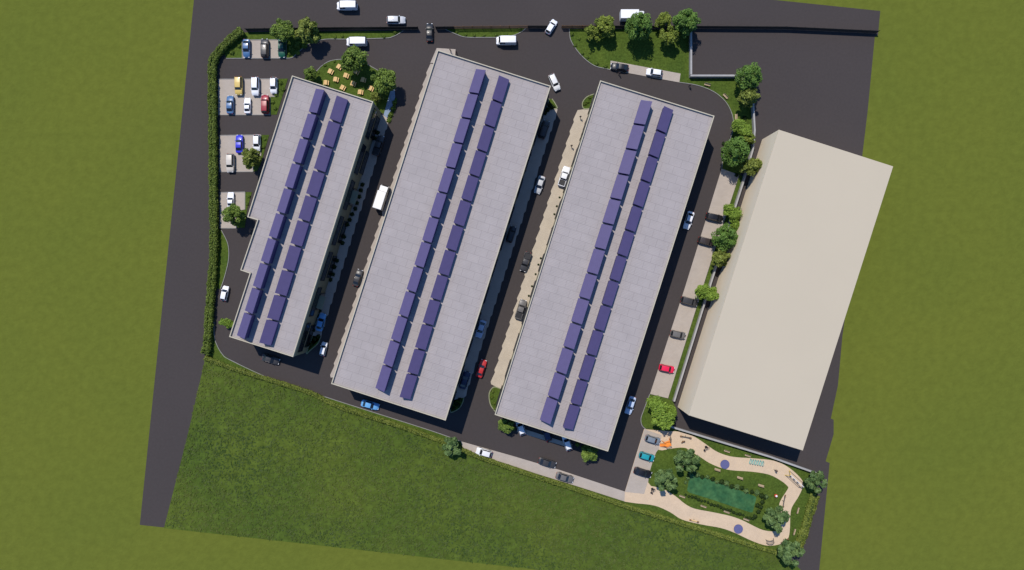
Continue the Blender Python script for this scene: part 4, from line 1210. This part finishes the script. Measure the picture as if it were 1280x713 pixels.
# seesaws
def seesaw(px, py, deg, L, label, m='wood_grey', z=.12):
    o = thing('seesaw', px, py, deg, label, 'seesaw', z, .5)
    bm = bmesh.new(); q = box(bm, -L / 2, L / 2, -.11, .11, .5, .58)
    for v in q: v.co.z += v.co.x * .14
    build('beam', bm, m, o)
    bm = bmesh.new(); tube(bm, [(0, -.3, 0), (0, -.08, .5)], .05, 6); tube(bm, [(0, .3, 0), (0, .08, .5)], .05, 6); build('stand', bm, 'trim_black', o)
    for s in (-1, 1):
        x = s * (L / 2 - .25); zz = .58 + x * .14
        bm = bmesh.new(); box(bm, x - .2, x + .2, -.18, .18, zz + .005, zz + .06, .02); build('seat', bm, 'wood_brown', o)
        bm = bmesh.new(); x2 = s * (L / 2 - .55); z2 = .58 + x2 * .14
        tube(bm, [(x2, -.2, z2 + .35), (x2, .2, z2 + .35)], .025, 6); tube(bm, [(x2, 0, z2), (x2, 0, z2 + .35)], .025, 6); build('handle', bm, 'trim_black', o)
seesaw(979.8, 626.5, 83, 3.4, 'long brown seesaw on the narrow sand path right of the lawn')
seesaw(857, 546.3, -8, 2.8, 'grey seesaw on the sand path right of the orange play tower')
seesaw(980.5, 676, 35, 2.2, 'small brown seesaw at the bottom right bend of the sand path')
seesaw(867.5, 651, -12, 2.4, 'yellowish seesaw at the lower edge of the sand path', 'wood_tan')
# spring riders
def rider(px, py, deg, label, m):
    o = thing('spring_rider', px, py, deg, label, 'spring rider', .12, .5)
    bm = bmesh.new()
    tube(bm, [(.13 * math.cos(t * .8), .13 * math.sin(t * .8), .02 + t * .014) for t in range(30)], .02, 5); build('spring', bm, 'trim_black', o)
    bm = bmesh.new(); tube(bm, [(-.5, 0, .55), (-.3, 0, .56), (.2, 0, .56), (.42, 0, .75), (.55, 0, .80)], [.06, .15, .16, .12, .07], 8); build('animal_body', bm, m, o, True)
    bm = bmesh.new(); tube(bm, [(.25, -.28, .82), (.25, .28, .82)], .025, 6); tube(bm, [(.25, 0, .6), (.25, 0, .82)], .025, 6); build('handle', bm, 'trim_black', o)
rider(853.5, 552.3, 30, 'small brown spring rider on the sand path under the grey seesaw', 'wood_brown')
# exercise machines
def exercise(px, py, deg, label):
    o = thing('exercise_machine', px, py, deg, label, 'exercise machine', .12, .7)
    bm = bmesh.new(); box(bm, -.3, .3, -.3, .3, -.02, .06, .01); tube(bm, [(0, 0, .05), (0, 0, 1.35)], .07, 8); build('frame', bm, 'trim_black', o)
    bm = bmesh.new(); tube(bm, [(-.45, 0, 1.1), (0, 0, 1.35), (.45, 0, 1.1)], .05, 6); tube(bm, [(-.45, 0, 1.1), (-.5, .25, 1.05)], .05, 6); tube(bm, [(.45, 0, 1.1), (.5, .25, 1.05)], .05, 6); build('handlebar', bm, 'trim_black', o)
    for s in (-1, 1):
        bm = bmesh.new(); tube(bm, [(0, s * .1, .9), (s * .35, s * .5 - .5, .35)], .045, 6); box(bm, s * .35 - .15, s * .35 + .15, s * .5 - .65, s * .5 - .4, .30, .35, .01); build('pedal', bm, 'coat_brown', o)
    bm = bmesh.new(); box(bm, -.75, -.35, -.85, -.45, .42, .50, .03); tube(bm, [(-.55, -.65, 0), (-.55, -.65, .42)], .05, 6); tube(bm, [(0, 0, .2), (-.55, -.65, .2)], .04, 6); build('seat', bm, 'trim_black', o)
exercise(883.4, 559.8, 0, 'dark exercise machine on the sand path left of the upper blue disc')
exercise(816, 612.5, 15, 'dark exercise machine on the sand beside the lowest parking bay')
# swing frame
o = thing('swing_frame', 994, 600, -42, 'long swing frame with white and yellow bars at the sand path bend', 'swing', .12, 1)
bm = bmesh.new(); tube(bm, [(-2.2, 0, 2.0), (2.2, 0, 2.0)], .08, 8); build('top_bar', bm, 'white_paint', o)
for s in (-1, 1):
    for t in (-1, 1):
        bm = bmesh.new(); tube(bm, [(s * 2.1, 0, 2.0), (s * 2.25, t * .8, 0)], .07, 7); build('leg', bm, 'yellow_paint' if s < 0 else 'wood_grey', o)
for x in (-1.3, -.1, 1.1):
    bm = bmesh.new(); box(bm, x - .28, x + .28, -.14, .14, .48, .54, .01); st = build('swing_seat', bm, 'wood_grey', o)
    bm = bmesh.new()
    for d_ in (-.25, .25): tube(bm, [(x + d_, 0, .5), (x + d_, 0, 1.97)], .02, 5)
    build('chain', bm, 'steel', st)
bm = bmesh.new()
for t in (-1, 1): tube(bm, [(-2.2, t * .75, .12), (2.2, t * .75, .12)], .05, 6)
build('ground_rail', bm, 'wood_grey', o)
# climbing arch
o = thing('climbing_arch', 963.5, 677.5, 10, 'dark climbing arch at the lower right bend of the sand path', 'climbing frame', .12, .8)
arc = [(.95 * math.cos(math.pi * k / 10), .1 + 1.2 * math.sin(math.pi * k / 10)) for k in range(11)]
for s in (-1, 1):
    bm = bmesh.new(); tube(bm, [(x, s * .45, z - .1) for x, z in arc], .06, 7); build('arch_rail', bm, 'wood_grey', o)
bm = bmesh.new()
for x, z in arc[1:-1]: tube(bm, [(x, -.45, z - .1), (x, .45, z - .1)], .035, 6)
build('rung', bm, 'wood_grey', o)
# bin
o = thing('litter_bin', 969.8, 619.8, 0, 'small red bin with a round white lid on the pond lawn', 'bin', .17, .5)
o.scale = (.8, .8, 1)
bm = bmesh.new(); tube(bm, [(0, 0, 0), (0, 0, .1), (0, 0, .7)], [.34, .40, .50], 18); build('drum', bm, 'red_paint', o, True)
bm = bmesh.new(); tube(bm, [(0, 0, .705), (0, 0, .80), (0, 0, .88)], [.34, .32, .2], 18); build('lid', bm, 'white_paint', o, True)

# ------------------------------------------------------------------ camera, sun, sky
cam = bpy.data.cameras.new('Camera'); co = bpy.data.objects.new('Camera', cam); COL.objects.link(co)
co.location = (0, 0, H); co.rotation_euler = (0, 0, 0)
cam.sensor_fit = 'HORIZONTAL'; cam.sensor_width = 36.0; cam.lens = 36.0 * H / (1280 * S); cam.clip_end = 5000; cam.clip_start = 1
sc.camera = co
sv = Vector((-3.02, 5.54, 10.0)).normalized()                # towards the sun
sl = bpy.data.lights.new('Sun', 'SUN'); so = bpy.data.objects.new('Sun', sl); COL.objects.link(so)
sl.energy = 4.7; sl.angle = R(.5); sl.color = (1.0, .93, .84)
so.rotation_euler = sv.to_track_quat('Z', 'Y').to_euler()
w = bpy.data.worlds.new('World'); sc.world = w; w.use_nodes = True
nt = w.node_tree; bg = nt.nodes['Background']
sky = nt.nodes.new('ShaderNodeTexSky'); sky.sky_type = 'NISHITA'; sky.sun_disc = False; sky.ozone_density = 6.0; sky.dust_density = 0.3
sky.sun_elevation = math.asin(sv.z); sky.sun_rotation = math.atan2(sv.x, sv.y)
tn = nt.nodes.new('ShaderNodeVectorMath'); tn.operation = 'MULTIPLY'; tn.inputs[1].default_value = (.78, 1.0, 1.2)   # a deep clear blue sky
nt.links.new(sky.outputs['Color'], tn.inputs[0]); nt.links.new(tn.outputs['Vector'], bg.inputs['Color']); bg.inputs['Strength'].default_value = .135
vs_ = sc.view_settings
sc.display_settings.display_device = 'sRGB'
vs_.view_transform = 'Standard'; vs_.look = 'None'; vs_.exposure = 0.07; vs_.gamma = 1.0; vs_.use_curve_mapping = False
sc.cycles.max_bounces = 6; sc.cycles.use_denoising = True
